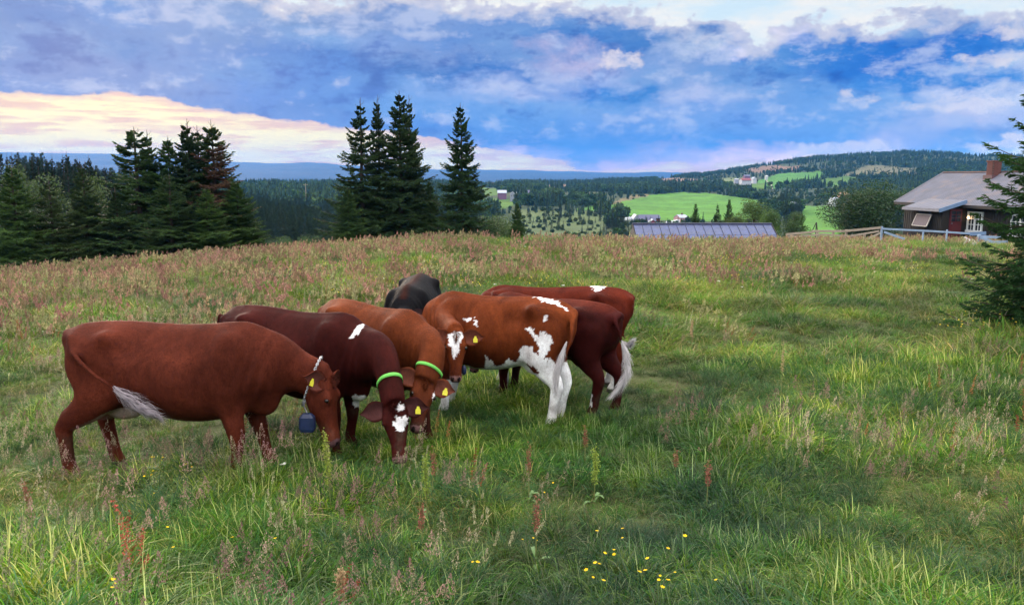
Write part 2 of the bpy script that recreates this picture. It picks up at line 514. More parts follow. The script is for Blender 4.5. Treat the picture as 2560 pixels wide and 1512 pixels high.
FIELDS = [
 ([(1440, 523), (1469, 517), (1530, 512), (1575, 500), (1640, 485), (1700, 481), (1770, 483), (1860, 495), (1930, 505), (1900, 530), (1880, 552), (1700, 552), (1600, 548), (1560, 540), (1500, 530)], (0.060, 0.165, 0.018)),
 ([(1150, 468), (1245, 471), (1250, 488), (1150, 490)], (0.085, 0.19, 0.022)),
 ([(1150, 503), (1215, 497), (1262, 494), (1300, 506), (1275, 519), (1150, 525)], (0.085, 0.19, 0.022)),
 ([(1330, 486), (1365, 483), (1372, 494), (1335, 498)], (0.10, 0.2, 0.04)),
 ([(1890, 452), (1951, 434), (2048, 429), (2070, 441), (2006, 463), (1947, 471), (1922, 472)], (0.045, 0.145, 0.02)),
 ([(2008, 464), (2067, 446), (2112, 440), (2162, 447), (2133, 460), (2090, 467)], (0.075, 0.18, 0.025)),
 ([(1842, 461), (1918, 457), (1920, 474), (1880, 472)], (0.085, 0.19, 0.02)),
 ([(2010, 516), (2092, 514), (2120, 545), (2120, 600), (2000, 600), (1990, 560)], (0.06, 0.16, 0.02)),
]
CLEAR = [
 ([(1860, 424), (1926, 414), (2006, 416), (1985, 428), (1880, 433)], (0.13, 0.085, 0.06)),
 ([(2107, 438), (2171, 412), (2300, 422), (2293, 437), (2175, 448)], (0.10, 0.10, 0.055)),
 ([(1525, 511), (1576, 488), (1640, 486), (1627, 508), (1584, 515)], (0.12, 0.10, 0.05)),
 ([(1300, 524), (1460, 527), (1520, 545), (1500, 600), (1290, 600), (1300, 560)], (0.065, 0.095, 0.035)),
 ([(1365, 463), (1420, 462), (1410, 474), (1365, 474)], (0.15, 0.10, 0.07)),
 ([(1180, 452), (1260, 455), (1262, 468), (1180, 466)], (0.15, 0.10, 0.07)),
 ([(1640, 446), (1700, 444), (1760, 452), (1720, 462), (1650, 458)], (0.16, 0.11, 0.08)),
 ([(0, 470), (40, 480), (50, 520), (0, 540)], (0.16, 0.12, 0.09)),
 ([(1800, 448), (1870, 440), (1895, 452), (1845, 462), (1790, 462)], (0.10, 0.13, 0.05)),
]


def build_terrain():
    a1 = np.linspace(-36, 36, 560)
    a2 = np.concatenate([np.linspace(-180, -37, 36), a1, np.linspace(37, 177, 36)])
    az = np.radians(a2)
    rr = np.concatenate([np.geomspace(0.4, 60, 120), np.geomspace(62, 2500, 250), np.geomspace(2560, 8500, 50)])
    A, R = np.meshgrid(az, rr)
    X = R * np.sin(A); Y = R * np.cos(A); Z = H(X, Y)
    V = np.stack([X, Y, Z], -1).reshape(-1, 3)
    fc = grid_faces(len(rr), len(az), True)
    c0 = len(V); V = np.vstack([V, [[0, 0, -1.65]]])
    k = np.arange(len(az)); cap = np.stack([np.full_like(k, c0), (k + 1) % len(az), k], -1)
    # land cover
    px, py = proj(V + np.array([0, 0, 0.0]))
    front = V[:, 1] > 200
    n1 = fbm(V[:, 0] / 30, V[:, 1] / 30, 5, 4)[:, None]
    n2 = fbm(V[:, 0] / 5, V[:, 1] / 5, 8, 3)[:, None]
    col = np.array([0.024, 0.042, 0.018]) * (0.6 + 0.8 * n1) * np.ones((len(V), 1))
    col = col + (n2 > .55) * np.array([0.012, 0.01, 0.004])
    wx = px + (fbm(px / 14, py / 6, 41, 3) - .5) * 14; wy = py + (fbm(px / 14, py / 6, 42, 3) - .5) * 5
    for poly, c in CLEAR + FIELDS:
        mk = inpoly(wx, wy, poly) & front
        cc = np.array(c) * (0.75 + 0.5 * n1)
        if c[1] > 0.17:
            cc = np.array(c) * (0.36 + 0.48 * fbm(px / 60, py / 4, 21, 4)[:, None] + 0.06 * np.sin(py * 2.2 + px * .02)[:, None])
        else:
            cc = cc * (0.7 + 0.6 * n2)
        col = np.where(mk[:, None], cc, col)
    nearm = (np.hypot(V[:, 0], V[:, 1]) < 62)
    col = np.where(nearm[:, None], np.array([0.045, 0.055, 0.02]) * (0.6 + 0.8 * n2), col)
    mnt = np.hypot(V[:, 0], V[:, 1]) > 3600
    col = np.where(mnt[:, None], np.array([0.006, 0.028, 0.070]) * (0.7 + 0.6 * n1), col)  # haze blue put into the far mountains' own colour, besides the haze box
    m, nt, b = new_mat('ground_cover')
    at = N(nt, 'ShaderNodeAttribute', attribute_name='Col')
    geo = N(nt, 'ShaderNodeNewGeometry')
    nz = NOISE(nt, geo.outputs['Position'], 0.9, 8, 0.7)
    nt.links.new(MIX(nt, 0.8, at.outputs['Color'], MIX(nt, MR(nt, nz, 0.3, 0.7), (0.55, 0.55, 0.55, 1), (1.5, 1.45, 1.4, 1)), 'MULTIPLY'), b.inputs['Base Color'])
    b.inputs['Roughness'].default_value = 0.95
    b.inputs['Specular IOR Level'].default_value = 0.15
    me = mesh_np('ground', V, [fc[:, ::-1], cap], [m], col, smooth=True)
    o = link('ground', me)
    tag(o, 'rolling meadow, valley fields and hills reaching to the mountains', kind='structure')


build_terrain()

# ------------------------------------------------------------------ scattering of uncountable plants
def leaf_mat(name, rough=0.6, transl=0.35, hue=0.03, val=0.45, spec=0.25, big=None):
    m = bpy.data.materials.new(name); m.use_nodes = True; nt = m.node_tree; nt.nodes.clear()
    at = N(nt, 'ShaderNodeAttribute', attribute_name='Col')
    oi = N(nt, 'ShaderNodeObjectInfo')
    hsv = N(nt, 'ShaderNodeHueSaturation')
    put(nt, hsv.inputs['Hue'], MR(nt, oi.outputs['Random'], 0, 1, 0.5 - hue, 0.5 + hue))
    r2 = M(nt, 'FRACT', M(nt, 'MULTIPLY', oi.outputs['Random'], 17.31))
    put(nt, hsv.inputs['Value'], MR(nt, r2, 0, 1, 1 - val, 1 + val))
    nt.links.new(at.outputs['Color'], hsv.inputs['Color'])
    c = hsv.outputs[0]
    if big:
        geo = N(nt, 'ShaderNodeNewGeometry')
        nz = NOISE(nt, geo.outputs['Position'], big[0], 4, 0.6)
        c = MIX(nt, 1.0, c, MIX(nt, MR(nt, nz, 0.36, 0.64), big[1], big[2]), 'MULTIPLY')
    b = N(nt, 'ShaderNodeBsdfPrincipled')
    nt.links.new(c, b.inputs['Base Color']); b.inputs['Roughness'].default_value = rough
    b.inputs['Specular IOR Level'].default_value = spec
    t = N(nt, 'ShaderNodeBsdfTranslucent'); nt.links.new(c, t.inputs[0])
    mx = N(nt, 'ShaderNodeMixShader'); mx.inputs[0].default_value = transl
    nt.links.new(b.outputs[0], mx.inputs[1]); nt.links.new(t.outputs[0], mx.inputs[2])
    o = N(nt, 'ShaderNodeOutputMaterial'); nt.links.new(mx.outputs[0], o.inputs[0])
    return m


def scatter(name, pts, rot, scl, idx, sources, label, kind='stuff'):
    """one object whose geometry nodes put one of the source meshes on every point"""
    coll = bpy.data.collections.new('sources_of_' + name)
    for i, me in enumerate(sources):
        so = bpy.data.objects.new('a%02d_' % i + name, me); coll.objects.link(so)
    me = bpy.data.meshes.new(name); n = len(pts)
    me.vertices.add(n); me.vertices.foreach_set('co', np.asarray(pts, np.float32).ravel())
    a = me.attributes.new('rot', 'FLOAT_VECTOR', 'POINT'); a.data.foreach_set('vector', np.asarray(rot, np.float32).ravel())
    a = me.attributes.new('scl', 'FLOAT_VECTOR', 'POINT'); a.data.foreach_set('vector', np.asarray(scl, np.float32).ravel())
    a = me.attributes.new('idx', 'INT', 'POINT'); a.data.foreach_set('value', np.asarray(idx, np.int32))
    me.update()
    o = link(name, me); tag(o, label, kind=kind)
    g = bpy.data.node_groups.new('scatter_' + name, 'GeometryNodeTree')
    g.interface.new_socket('Geometry', in_out='INPUT', socket_type='NodeSocketGeometry')
    g.interface.new_socket('Geometry', in_out='OUTPUT', socket_type='NodeSocketGeometry')
    gi = g.nodes.new('NodeGroupInput'); go = g.nodes.new('NodeGroupOutput')
    ci = g.nodes.new('GeometryNodeCollectionInfo'); ci.inputs[0].default_value = coll
    ci.inputs['Separate Children'].default_value = True; ci.inputs['Reset Children'].default_value = True
    ip = g.nodes.new('GeometryNodeInstanceOnPoints'); ip.inputs['Pick Instance'].default_value = True

    def attr(nm, ty):
        n_ = g.nodes.new('GeometryNodeInputNamedAttribute'); n_.data_type = ty; n_.inputs[0].default_value = nm
        return n_.outputs[0]
    g.links.new(gi.outputs[0], ip.inputs['Points']); g.links.new(ci.outputs[0], ip.inputs['Instance'])
    g.links.new(attr('idx', 'INT'), ip.inputs['Instance Index'])
    g.links.new(attr('rot', 'FLOAT_VECTOR'), ip.inputs['Rotation'])
    g.links.new(attr('scl', 'FLOAT_VECTOR'), ip.inputs['Scale'])
    g.links.new(ip.outputs[0], go.inputs[0])
    md = o.modifiers.new('scatter', 'NODES'); md.node_group = g
    return o


def blades(n, rad, h, w, lean, col0, col1, seed, seg=4, wind=(0.10, -0.02), hvar=0.35, droop=0.5, mix=None):
    """a tuft of n grass blades, each a tapering bent ribbon"""
    g = np.random.default_rng(seed)
    r = rad * np.sqrt(g.random(n)); a = g.random(n) * 2 * np.pi
    bx, by = r * np.cos(a), r * np.sin(a)
    hh = h * (1 + hvar * (g.random(n) * 2 - 1)); az = a + g.normal(0, 0.9, n)
    ln = lean * (0.3 + g.random(n)) * (0.4 + r / rad)
    t = np.linspace(0, 1, seg + 1)
    px = bx[:, None] + hh[:, None] * (ln[:, None] * np.cos(az)[:, None] + wind[0]) * (t ** 1.7)
    py = by[:, None] + hh[:, None] * (ln[:, None] * np.sin(az)[:, None] + wind[1]) * (t ** 1.7)
    pz = hh[:, None] * (t - droop * ln[:, None] * t ** 2.5) - 0.02
    fa = g.random(n) * np.pi
    ww = w * (0.6 + 0.8 * g.random(n))[:, None] * np.array([1.0, 1.0, 0.85, 0.6, 0.0] if seg == 4 else np.linspace(1, 0, seg + 1))
    dx, dy = np.cos(fa)[:, None] * ww * .5, np.sin(fa)[:, None] * ww * .5
    L = np.stack([px - dx, py - dy, pz], -1); R = np.stack([px + dx, py + dy, pz], -1)
    V = np.stack([L, R], 2).reshape(-1, 3)
    base = (np.arange(n) * (seg + 1) * 2)[:, None]; k = np.arange(seg)[None] * 2
    q = np.stack([base + k, base + k + 1, base + k + 3, base + k + 2], -1).reshape(-1, 4)
    tt = np.repeat(np.tile(t, n), 2)[:, None]
    cv = np.repeat(g.random(n), (seg + 1) * 2)[:, None]
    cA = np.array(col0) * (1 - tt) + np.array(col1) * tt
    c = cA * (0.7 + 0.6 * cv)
    if mix is not None:
        sel = np.repeat(g.random(n) < mix[1], (seg + 1) * 2)[:, None]
        c = np.where(sel, np.array(mix[0]) * (0.7 + 0.6 * cv), c)
    return V, q, c


def tris_at(P, size, g, elong=1.0, dirs=None):
    """small random triangles at the points P"""
    n = len(P)
    d1 = g.normal(size=(n, 3)); d1 /= np.linalg.norm(d1, axis=1)[:, None]
    if dirs is not None: d1 = dirs + 0.5 * d1; d1 /= np.linalg.norm(d1, axis=1)[:, None]
    d2 = np.cross(d1, g.normal(size=(n, 3))); d2 /= np.linalg.norm(d2, axis=1)[:, None] + 1e-9
    s = (size * (0.6 + 0.8 * g.random(n)))[:, None]
    V = np.stack([P - d2 * s * .5, P + d2 * s * .5, P + d1 * s * elong], 1).reshape(-1, 3)
    return V, np.arange(n * 3).reshape(-1, 3)


def join(parts):
    """parts: list of (V, faces, col)"""
    Vs, T, Q, Cs = [], [], [], []; o = 0
    for V, f, c in parts:
        Vs.append(V); Cs.append(np.broadcast_to(np.asarray(c, float), (len(V), 3)))
        (T if f.shape[1] == 3 else Q).append(f + o); o += len(V)
    fs = []
    if Q: fs.append(np.vstack(Q))
    if T: fs.append(np.vstack(T))
    return np.vstack(Vs), fs, np.vstack(Cs)


def stems(n, rad, h, w, seed, col, lean=0.12, wind=(0.12, -0.02), kind='panicle', head=(0.3, 0.2, 0.17), ntri=34, tsz=0.010):
    g = np.random.default_rng(seed); parts = []
    V, q, c = blades(n, rad, h, w, lean, col, col, seed, seg=4, wind=wind, hvar=0.3, droop=0.3)
    V = V.reshape(n, 5, 2, 3)
    # keep the stems nearly as wide at the top
    mid = V.mean(2, keepdims=True); dd = (V[:, :1] - mid[:, :1]) * 0.8
    V = mid + dd
    parts.append((V.reshape(-1, 3), q, c))
    P = V.mean(2)
    for i in range(n):
        top = P[i, 4]; d = P[i, 4] - P[i, 3]; d /= np.linalg.norm(d)
        L = np.linalg.norm(P[i, 4] - P[i, 0])
        if kind == 'panicle':       # airy cone of tiny spikelets
            k = ntri; t = g.random(k); hl = L * (0.20 + 0.12 * g.random()); rr = 0.028 * (1 - t) * (0.5 + g.random(k)) + .002
            a = g.random(k) * 6.28
            Q = top - d * (t[:, None] * -1 + 0.75) * hl
            Q[:, 0] += rr * np.cos(a) + .012; Q[:, 1] += rr * np.sin(a); Q[:, 2] -= 0.3 * rr
            Vt, f = tris_at(Q, tsz, g, 1.6, np.broadcast_to(d, Q.shape))
        elif kind == 'spike':       # dense narrow spike
            k = ntri; t = g.random(k); hl = L * 0.22; rr = 0.006
            a = g.random(k) * 6.28
            Q = top - d * t[:, None] * hl
            Q[:, 0] += rr * np.cos(a); Q[:, 1] += rr * np.sin(a)
            Vt, f = tris_at(Q, tsz, g, 1.5, np.broadcast_to(d, Q.shape))
        elif kind == 'sorrel':      # rusty whorls on an upright branching stem
            k = ntri; t = np.round(g.random(k) * 9) / 9 + g.normal(0, .012, k); hl = L * 0.45; rr = (0.022 * (0.4 + 0.6 * np.abs(t))) * g.random(k) + .002
            a = g.random(k) * 6.28
            Q = top - d * t[:, None] * hl
            Q[:, 0] += rr * np.cos(a); Q[:, 1] += rr * np.sin(a)
            Vt, f = tris_at(Q, tsz, g, 1.1)
        hc = np.array(head) * (0.6 + 0.8 * np.repeat(g.random(len(f)), 3)[:, None])
        parts.append((Vt, f, hc))
    return join(parts)


def disc_flowers(n, rad, h, seed, petal, size, stemcol=(0.06, 0.11, 0.03), centre=None, cluster=1):
    g = np.random.default_rng(seed)
    V, q, c = blades(n, rad, h, 0.004, 0.25, stemcol, stemcol, seed, seg=4, hvar=0.3)
    parts = [(V, q, c)]; P = V.reshape(n, 5, 2, 3).mean(2)[:, 4]
    lv, lq, lc = blades(n * 5, rad, h * 0.35, 0.012, 0.9, stemcol, (0.08, 0.14, 0.03), seed + 1)
    parts.append((lv, lq, lc))
    for i in range(n):
        for k in range(cluster):
            o = P[i] + g.normal(0, size * (0.9 if cluster > 1 else 0), 3) * np.array([1, 1, .25])
            nn = np.array([g.normal(0, .35), g.normal(0, .35), 1.0]); nn /= np.linalg.norm(nn)
            e1 = np.cross(nn, [0, 1, 0]); e1 /= np.linalg.norm(e1); e2 = np.cross(nn, e1)
            m_ = 5; pts = []; fs = []
            for j in range(m_):
                a0 = 2 * np.pi * j / m_; a1 = a0 + 2 * np.pi / m_ * .48; a2 = a0 - 2 * np.pi / m_ * .48
                b0 = len(pts)
                pts += [o, o + size * .8 * (e1 * np.cos(a2) + e2 * np.sin(a2)) + nn * size * .3, o + size * (e1 * np.cos(a0) + e2 * np.sin(a0)) + nn * size * .38, o + size * .8 * (e1 * np.cos(a1) + e2 * np.sin(a1)) + nn * size * .3]
                fs.append([b0, b0 + 1, b0 + 2, b0 + 3])
            parts.append((np.array(pts), np.array(fs), np.array(petal)))
    return join(parts)


def build_meadow():
    mg = leaf_mat('grass_blades', 0.5, 0.42, 0.024, 0.50, 0.35, big=(0.35, (0.40, 0.56, 0.60, 1), (1.50, 1.42, 0.90, 1)))
    ms = leaf_mat('seed_heads', 0.8, 0.25, 0.02, 0.35, 0.1)
    mf = leaf_mat('petals', 0.6, 0.3, 0.005, 0.1, 0.2)
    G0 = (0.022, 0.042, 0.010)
    lush = [(0.135, 0.290, 0.016), (0.090, 0.240, 0.018), (0.055, 0.185, 0.030), (0.215, 0.320, 0.022)]
    src = []
    # 0-3 lush tufts, 4-5 blue green, 6-7 short turf, 8-9 mixed with dry blades
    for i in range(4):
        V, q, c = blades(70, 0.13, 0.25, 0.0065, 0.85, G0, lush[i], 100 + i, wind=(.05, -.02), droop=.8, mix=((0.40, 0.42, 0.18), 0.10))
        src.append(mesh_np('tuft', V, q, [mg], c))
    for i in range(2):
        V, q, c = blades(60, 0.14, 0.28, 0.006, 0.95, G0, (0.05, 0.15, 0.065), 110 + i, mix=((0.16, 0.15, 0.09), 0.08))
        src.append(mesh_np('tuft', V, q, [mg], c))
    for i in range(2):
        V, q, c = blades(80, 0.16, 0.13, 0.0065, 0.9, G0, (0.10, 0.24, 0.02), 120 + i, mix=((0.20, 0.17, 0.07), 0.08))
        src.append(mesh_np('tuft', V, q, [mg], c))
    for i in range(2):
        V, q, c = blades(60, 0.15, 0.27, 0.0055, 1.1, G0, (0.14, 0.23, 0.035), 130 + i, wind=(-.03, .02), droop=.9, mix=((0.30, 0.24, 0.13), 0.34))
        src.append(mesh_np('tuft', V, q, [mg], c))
    # 10-13 far clumps: wider and coarser
    fc = [(0.120, 0.255, 0.022), (0.175, 0.275, 0.030), (0.205, 0.220, 0.055), (0.075, 0.215, 0.020)]
    for i in range(4):
        V, q, c = blades(80, 0.30, 0.30, 0.012, 1.1, (0.045, 0.06, 0.02), fc[i], 140 + i, mix=((0.27, 0.21, 0.12), 0.14))
        src.append(mesh_np('tuft', V, q, [mg], c))

    g = np.random.default_rng(3)

    def ring(y0, y1, dens, half=0.72):
        n = int(dens * half * (y1 ** 2 - y0 ** 2))
        Y = np.sqrt(g.random(n) * (y1 ** 2 - y0 ** 2) + y0 ** 2); X = (g.random(n) * 2 - 1) * half * Y
        return X, Y
    XS, YS, IX, SC = [], [], [], []
    for (y0, y1, dens, far) in ((2.6, 6.0, 95, 0), (6.0, 11.0, 60, 0), (11.0, 20, 30, 1), (20, 34, 14, 2), (34, 64, 6.0, 3)):
        X, Y = ring(y0, y1, dens)
        pch = fbm(X * 0.55, Y * 0.55, 50, 3); pl = fbm(X * 0.23 + 9, Y * 0.23, 60, 3); r = g.random(len(X))
        px = 1280 + 1959 * X / Y
        if far == 0:
            ix = np.select([pch > .60, pch > .50, pch > .42, pch > .36], [g.integers(0, 4, len(X)), g.integers(0, 6, len(X)), g.integers(0, 10, len(X)), g.integers(4, 10, len(X))], g.integers(6, 10, len(X)))
            s = 0.65 + 0.75 * np.clip((pch - .3) * 2.4, 0, 1) + 0.2 * g.random(len(X))
            s *= 1.0 - 0.25 * (pl < .42)
            s *= np.where((Y > 6.5) & (px < 1750), .62, .95) * np.where((px > 780) & (px < 1230) & (Y > 5.35) & (Y < 6.15), 1.5, 1)
        elif far == 1:
            ix = np.where(r < .55, g.integers(0, 10, len(X)), g.integers(10, 14, len(X)))
            s = 0.45 + 0.75 * np.clip((pch - .33) * 2.6, 0, 1) + 0.2 * g.random(len(X))
        else:
            ix = g.integers(10, 14, len(X)); s = (0.50 + 0.75 * np.clip((pch - .33) * 2.6, 0, 1) + 0.25 * g.random(len(X))) * (1.15 if far == 3 else 1.0)
        XS.append(X); YS.append(Y); IX.append(ix); SC.append(s)
    X = np.concatenate(XS); Y = np.concatenate(YS); ix = np.concatenate(IX); s = np.concatenate(SC)
    n = len(X); Z = H(X, Y)
    rot = np.stack([g.normal(0, .06, n), g.normal(0, .06, n), g.normal(0, 0.9, n)], -1)
    hs = s * (0.8 + 0.4 * g.random(n))
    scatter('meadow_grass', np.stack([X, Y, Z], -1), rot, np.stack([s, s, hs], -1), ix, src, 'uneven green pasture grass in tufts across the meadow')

    # seed heads
    src = []
    pk = [(0.30, 0.20, 0.16), (0.34, 0.25, 0.19), (0.26, 0.15, 0.14), (0.38, 0.32, 0.22)]
    for i in range(4):
        V, f, c = stems(6, 0.16, 0.40 + 0.04 * i, 0.0028, 200 + i, (0.10, 0.14, 0.05), head=pk[i], ntri=95, tsz=0.0052)
        src.append(mesh_np('seed_stems', V, f, [ms], c))
    for i in range(2):   # pale spikes
        V, f, c = stems(6, 0.14, 0.40, 0.0028, 210 + i, (0.13, 0.17, 0.06), kind='spike', head=(0.34, 0.33, 0.20), ntri=60, tsz=0.0058)
        src.append(mesh_np('seed_stems', V, f, [ms], c))
    for i in range(2):   # rusty sorrel
        V, f, c = stems(2, 0.12, 0.40, 0.004, 220 + i, (0.16, 0.12, 0.05), lean=.1, kind='sorrel', head=(0.34, 0.10, 0.055), ntri=130, tsz=0.0075)
        src.append(mesh_np('seed_stems', V, f, [ms], c))
    for i in range(3):   # coarser heads for the distance
        V, f, c = stems(11, 0.30, 0.42, 0.006, 230 + i, (0.17, 0.16, 0.08), head=[(0.36, 0.25, 0.16), (0.32, 0.31, 0.15), (0.36, 0.20, 0.16)][i], ntri=16, tsz=0.024)
        src.append(mesh_np('seed_stems', V, f, [ms], c))
    XS, YS, IX = [], [], []
    for (y0, y1, dens, far) in ((2.8, 6.5, 8, 0), (6.5, 12.0, 8, 0), (12.0, 20, 5.0, 1), (20, 34, 3.6, 2), (34, 64, 2.6, 2)):
        X, Y = ring(y0, y1, dens)
        a = fbm(X * 0.30 + 3, Y * 0.30, 90, 4)
        left = np.clip(-X / Y / 0.6, -1, 1)
        keep = a + 0.13 * left + (0.06 if far else 0.0) + (0.05 if far == 2 else 0) + 0.16 * g.random(len(X)) > 0.58
        X, Y = X[keep], Y[keep]; r = g.random(len(X))
        if far == 2: ix = 8 + g.integers(0, 3, len(X))
        elif far == 1: ix = np.where(r < .5, 8 + g.integers(0, 3, len(X)), g.integers(0, 8, len(X)))
        else: ix = np.select([r < .66, r < .86], [g.integers(0, 4, len(X)), g.integers(4, 6, len(X))], g.integers(6, 8, len(X)))
        XS.append(X); YS.append(Y); IX.append(ix)
    X = np.concatenate(XS); Y = np.concatenate(YS); ix = np.concatenate(IX); n = len(X)
    s = 0.75 + 0.5 * g.random(n)
    rot = np.stack([g.normal(0, .07, n), g.normal(0, .07, n), g.normal(0, 1.0, n)], -1)
    scatter('seeding_grass', np.stack([X, Y, H(X, Y)], -1), rot, np.stack([s, s, s], -1), ix, src, 'brown and pinkish seed heads standing over the meadow grass')

    # flowers
    src = []
    for i in range(2):
        V, f, c = disc_flowers(3, 0.10, 0.26, 300 + i, (0.80, 0.55, 0.01), 0.009); src.append(mesh_np('flowers', V, f, [mf], c))
    V, f, c = disc_flowers(1, 0.05, 0.26, 310, (0.75, 0.76, 0.72), 0.016, cluster=6); src.append(mesh_np('flowers', V, f, [mf], c))
    V, f, c = disc_flowers(1, 0.02, 0.22, 303, (0.80, 0.55, 0.01), 0.010); single = mesh_np('flowers', V, f, [mf], c)
    for i in range(2):
        V, f, c = disc_flowers(7, 0.25, 0.36, 320 + i, (0.75, 0.58, 0.05), 0.014, cluster=1); src.append(mesh_np('flowers', V, f, [mf], c))
    src.append(single)
    X, Y = ring(3.2, 11, 0.35); a = fbm(X * 0.5 + 7, Y * 0.5, 120, 3) + .05 * g.random(len(X)); k = a > .60; X, Y = X[k], Y[k]
    X2, Y2 = ring(11, 40, 1.8); a = fbm(X2 * 0.22 + 7, Y2 * 0.22, 130, 3) + .12 * (X2 / Y2) + .05 * g.random(len(X2)); k = a > .60; X2, Y2 = X2[k], Y2[k]
    # buttercups that the photograph shows singly in the foreground
    sp = [(270, 1500), (300, 1497), (310, 1490), (436, 1342), (438, 1385), (567, 1391), (667, 1393), (537, 1447), (1195, 1430), (1225, 1454), (1378, 1243), (1396, 1225), (1489, 1352), (1545, 1357), (1552, 1364), (1493, 1455), (1523, 1460), (1633, 1456), (1655, 1462), (1660, 1495), (1682, 1508), (1695, 1415), (1673, 1434), (1500, 1483), (1584, 1477), (1590, 1478), (1790, 1487), (1720, 1400), (1465, 1475), (1622, 1495), (1515, 1385)]
    Xs = []; Ys = []
    for (a, b) in sp:
        d = ray(a, b + 18)
        lo, hi = 2.0, 12.0
        for _ in range(30):
            mid = (lo + hi) / 2; p = d * mid / d[1]
            if p[2] - 0.1 < Hs(p[0], p[1]): hi = mid
            else: lo = mid
        Xs.append(d[0] * lo / d[1]); Ys.append(lo)
    ix = np.concatenate([np.where(g.random(len(X)) < .15, 2, g.integers(0, 2, len(X))), np.where(g.random(len(X2)) < .15, 2, g.integers(3, 5, len(X2))), np.full(len(Xs), 5)])
    X = np.concatenate([X, X2, Xs]); Y = np.concatenate([Y, Y2, Ys]); n = len(X)
    s = 0.8 + 0.5 * g.random(n)
    rot = np.stack([g.normal(0, .07, n), g.normal(0, .07, n), g.random(n) * 6.28], -1)
    scatter('meadow_flowers', np.stack([X, Y, H(X, Y)], -1), rot, np.stack([s, s, s], -1), ix, src, 'small yellow buttercups and white flowers dotted through the grass')


build_meadow()

# ------------------------------------------------------------------ trees
def needle_mat(name, big=None):
    return leaf_mat(name, 0.6, 0.12, 0.015, 0.16, 0.25, big=big)


MAT_NEEDLE = needle_mat('spruce_needles', (0.8, (0.7, 0.75, 0.8, 1), (1.35, 1.25, 1.0, 1)))
MAT_BARK = mat_simple('spruce_bark', (0.055, 0.040, 0.032), 0.9, 0.4, 8, 0.5, 30)
MAT_LEAF = leaf_mat('broad_leaves', 0.5, 0.35, 0.02, 0.2, 0.3, big=(0.9, (0.75, 0.8, 0.8, 1), (1.25, 1.2, 1.0, 1)))
MAT_BIRCH = mat_simple('birch_bark', (0.45, 0.43, 0.40), 0.8, 0.3, 5, 0.3, 20, dirt=((0.05, 0.04, 0.04), 9, 0.8))


def rhomb(P, Dv, L, W, g, up=None):
    """flat needle-covered shoots: rhombic blades from P along Dv, two crossed per shoot"""
    n = len(P); L = L[:, None]; W = W[:, None] if hasattr(W, '__len__') else W
    a = np.cross(Dv, np.array([0, 0, 1.0])); a /= np.linalg.norm(a, axis=1)[:, None] + 1e-6
    b = np.cross(a, Dv)
    t = g.random(n)[:, None] * 1.2 - .6
    a2 = a * np.cos(t) + b * np.sin(t); b2 = -a * np.sin(t) + b * np.cos(t)
    out = []
    for s in (a2, b2):
        out.append(np.stack([P, P + Dv * L * .35 + s * W * .5, P + Dv * L, P + Dv * L * .35 - s * W * .5], 1))
    V = np.concatenate(out).reshape(-1, 3)
    return V, np.arange(len(V)).reshape(-1, 4)


def comb(P, Dv, L, W, g, k=9):
    """shoots as rows of single needles, for a tree seen close by"""
    n = len(P)
    a = np.cross(Dv, np.array([0, 0, 1.0])); a /= np.linalg.norm(a, axis=1)[:, None] + 1e-6
    b = np.cross(a, Dv)
    t = (np.arange(k) + .5) / k
    base = P[:, None] + Dv[:, None] * (L[:, None] * t)[..., None]
    th = g.random((n, k)) * 6.28
    rad = a[:, None] * np.cos(th)[..., None] + b[:, None] * np.sin(th)[..., None]
    nd = Dv[:, None] * 0.8 + rad; nd /= np.linalg.norm(nd, axis=2)[..., None]
    ln = W * (0.7 + .5 * g.random((n, k)))[..., None]
    side = np.cross(nd, rad); side /= np.linalg.norm(side, axis=2)[..., None] + 1e-6
    V = np.stack([base - side * .0030, base + side * .0030, base + nd * ln], 2).reshape(-1, 3)
    return V, np.arange(len(V)).reshape(-1, 3)


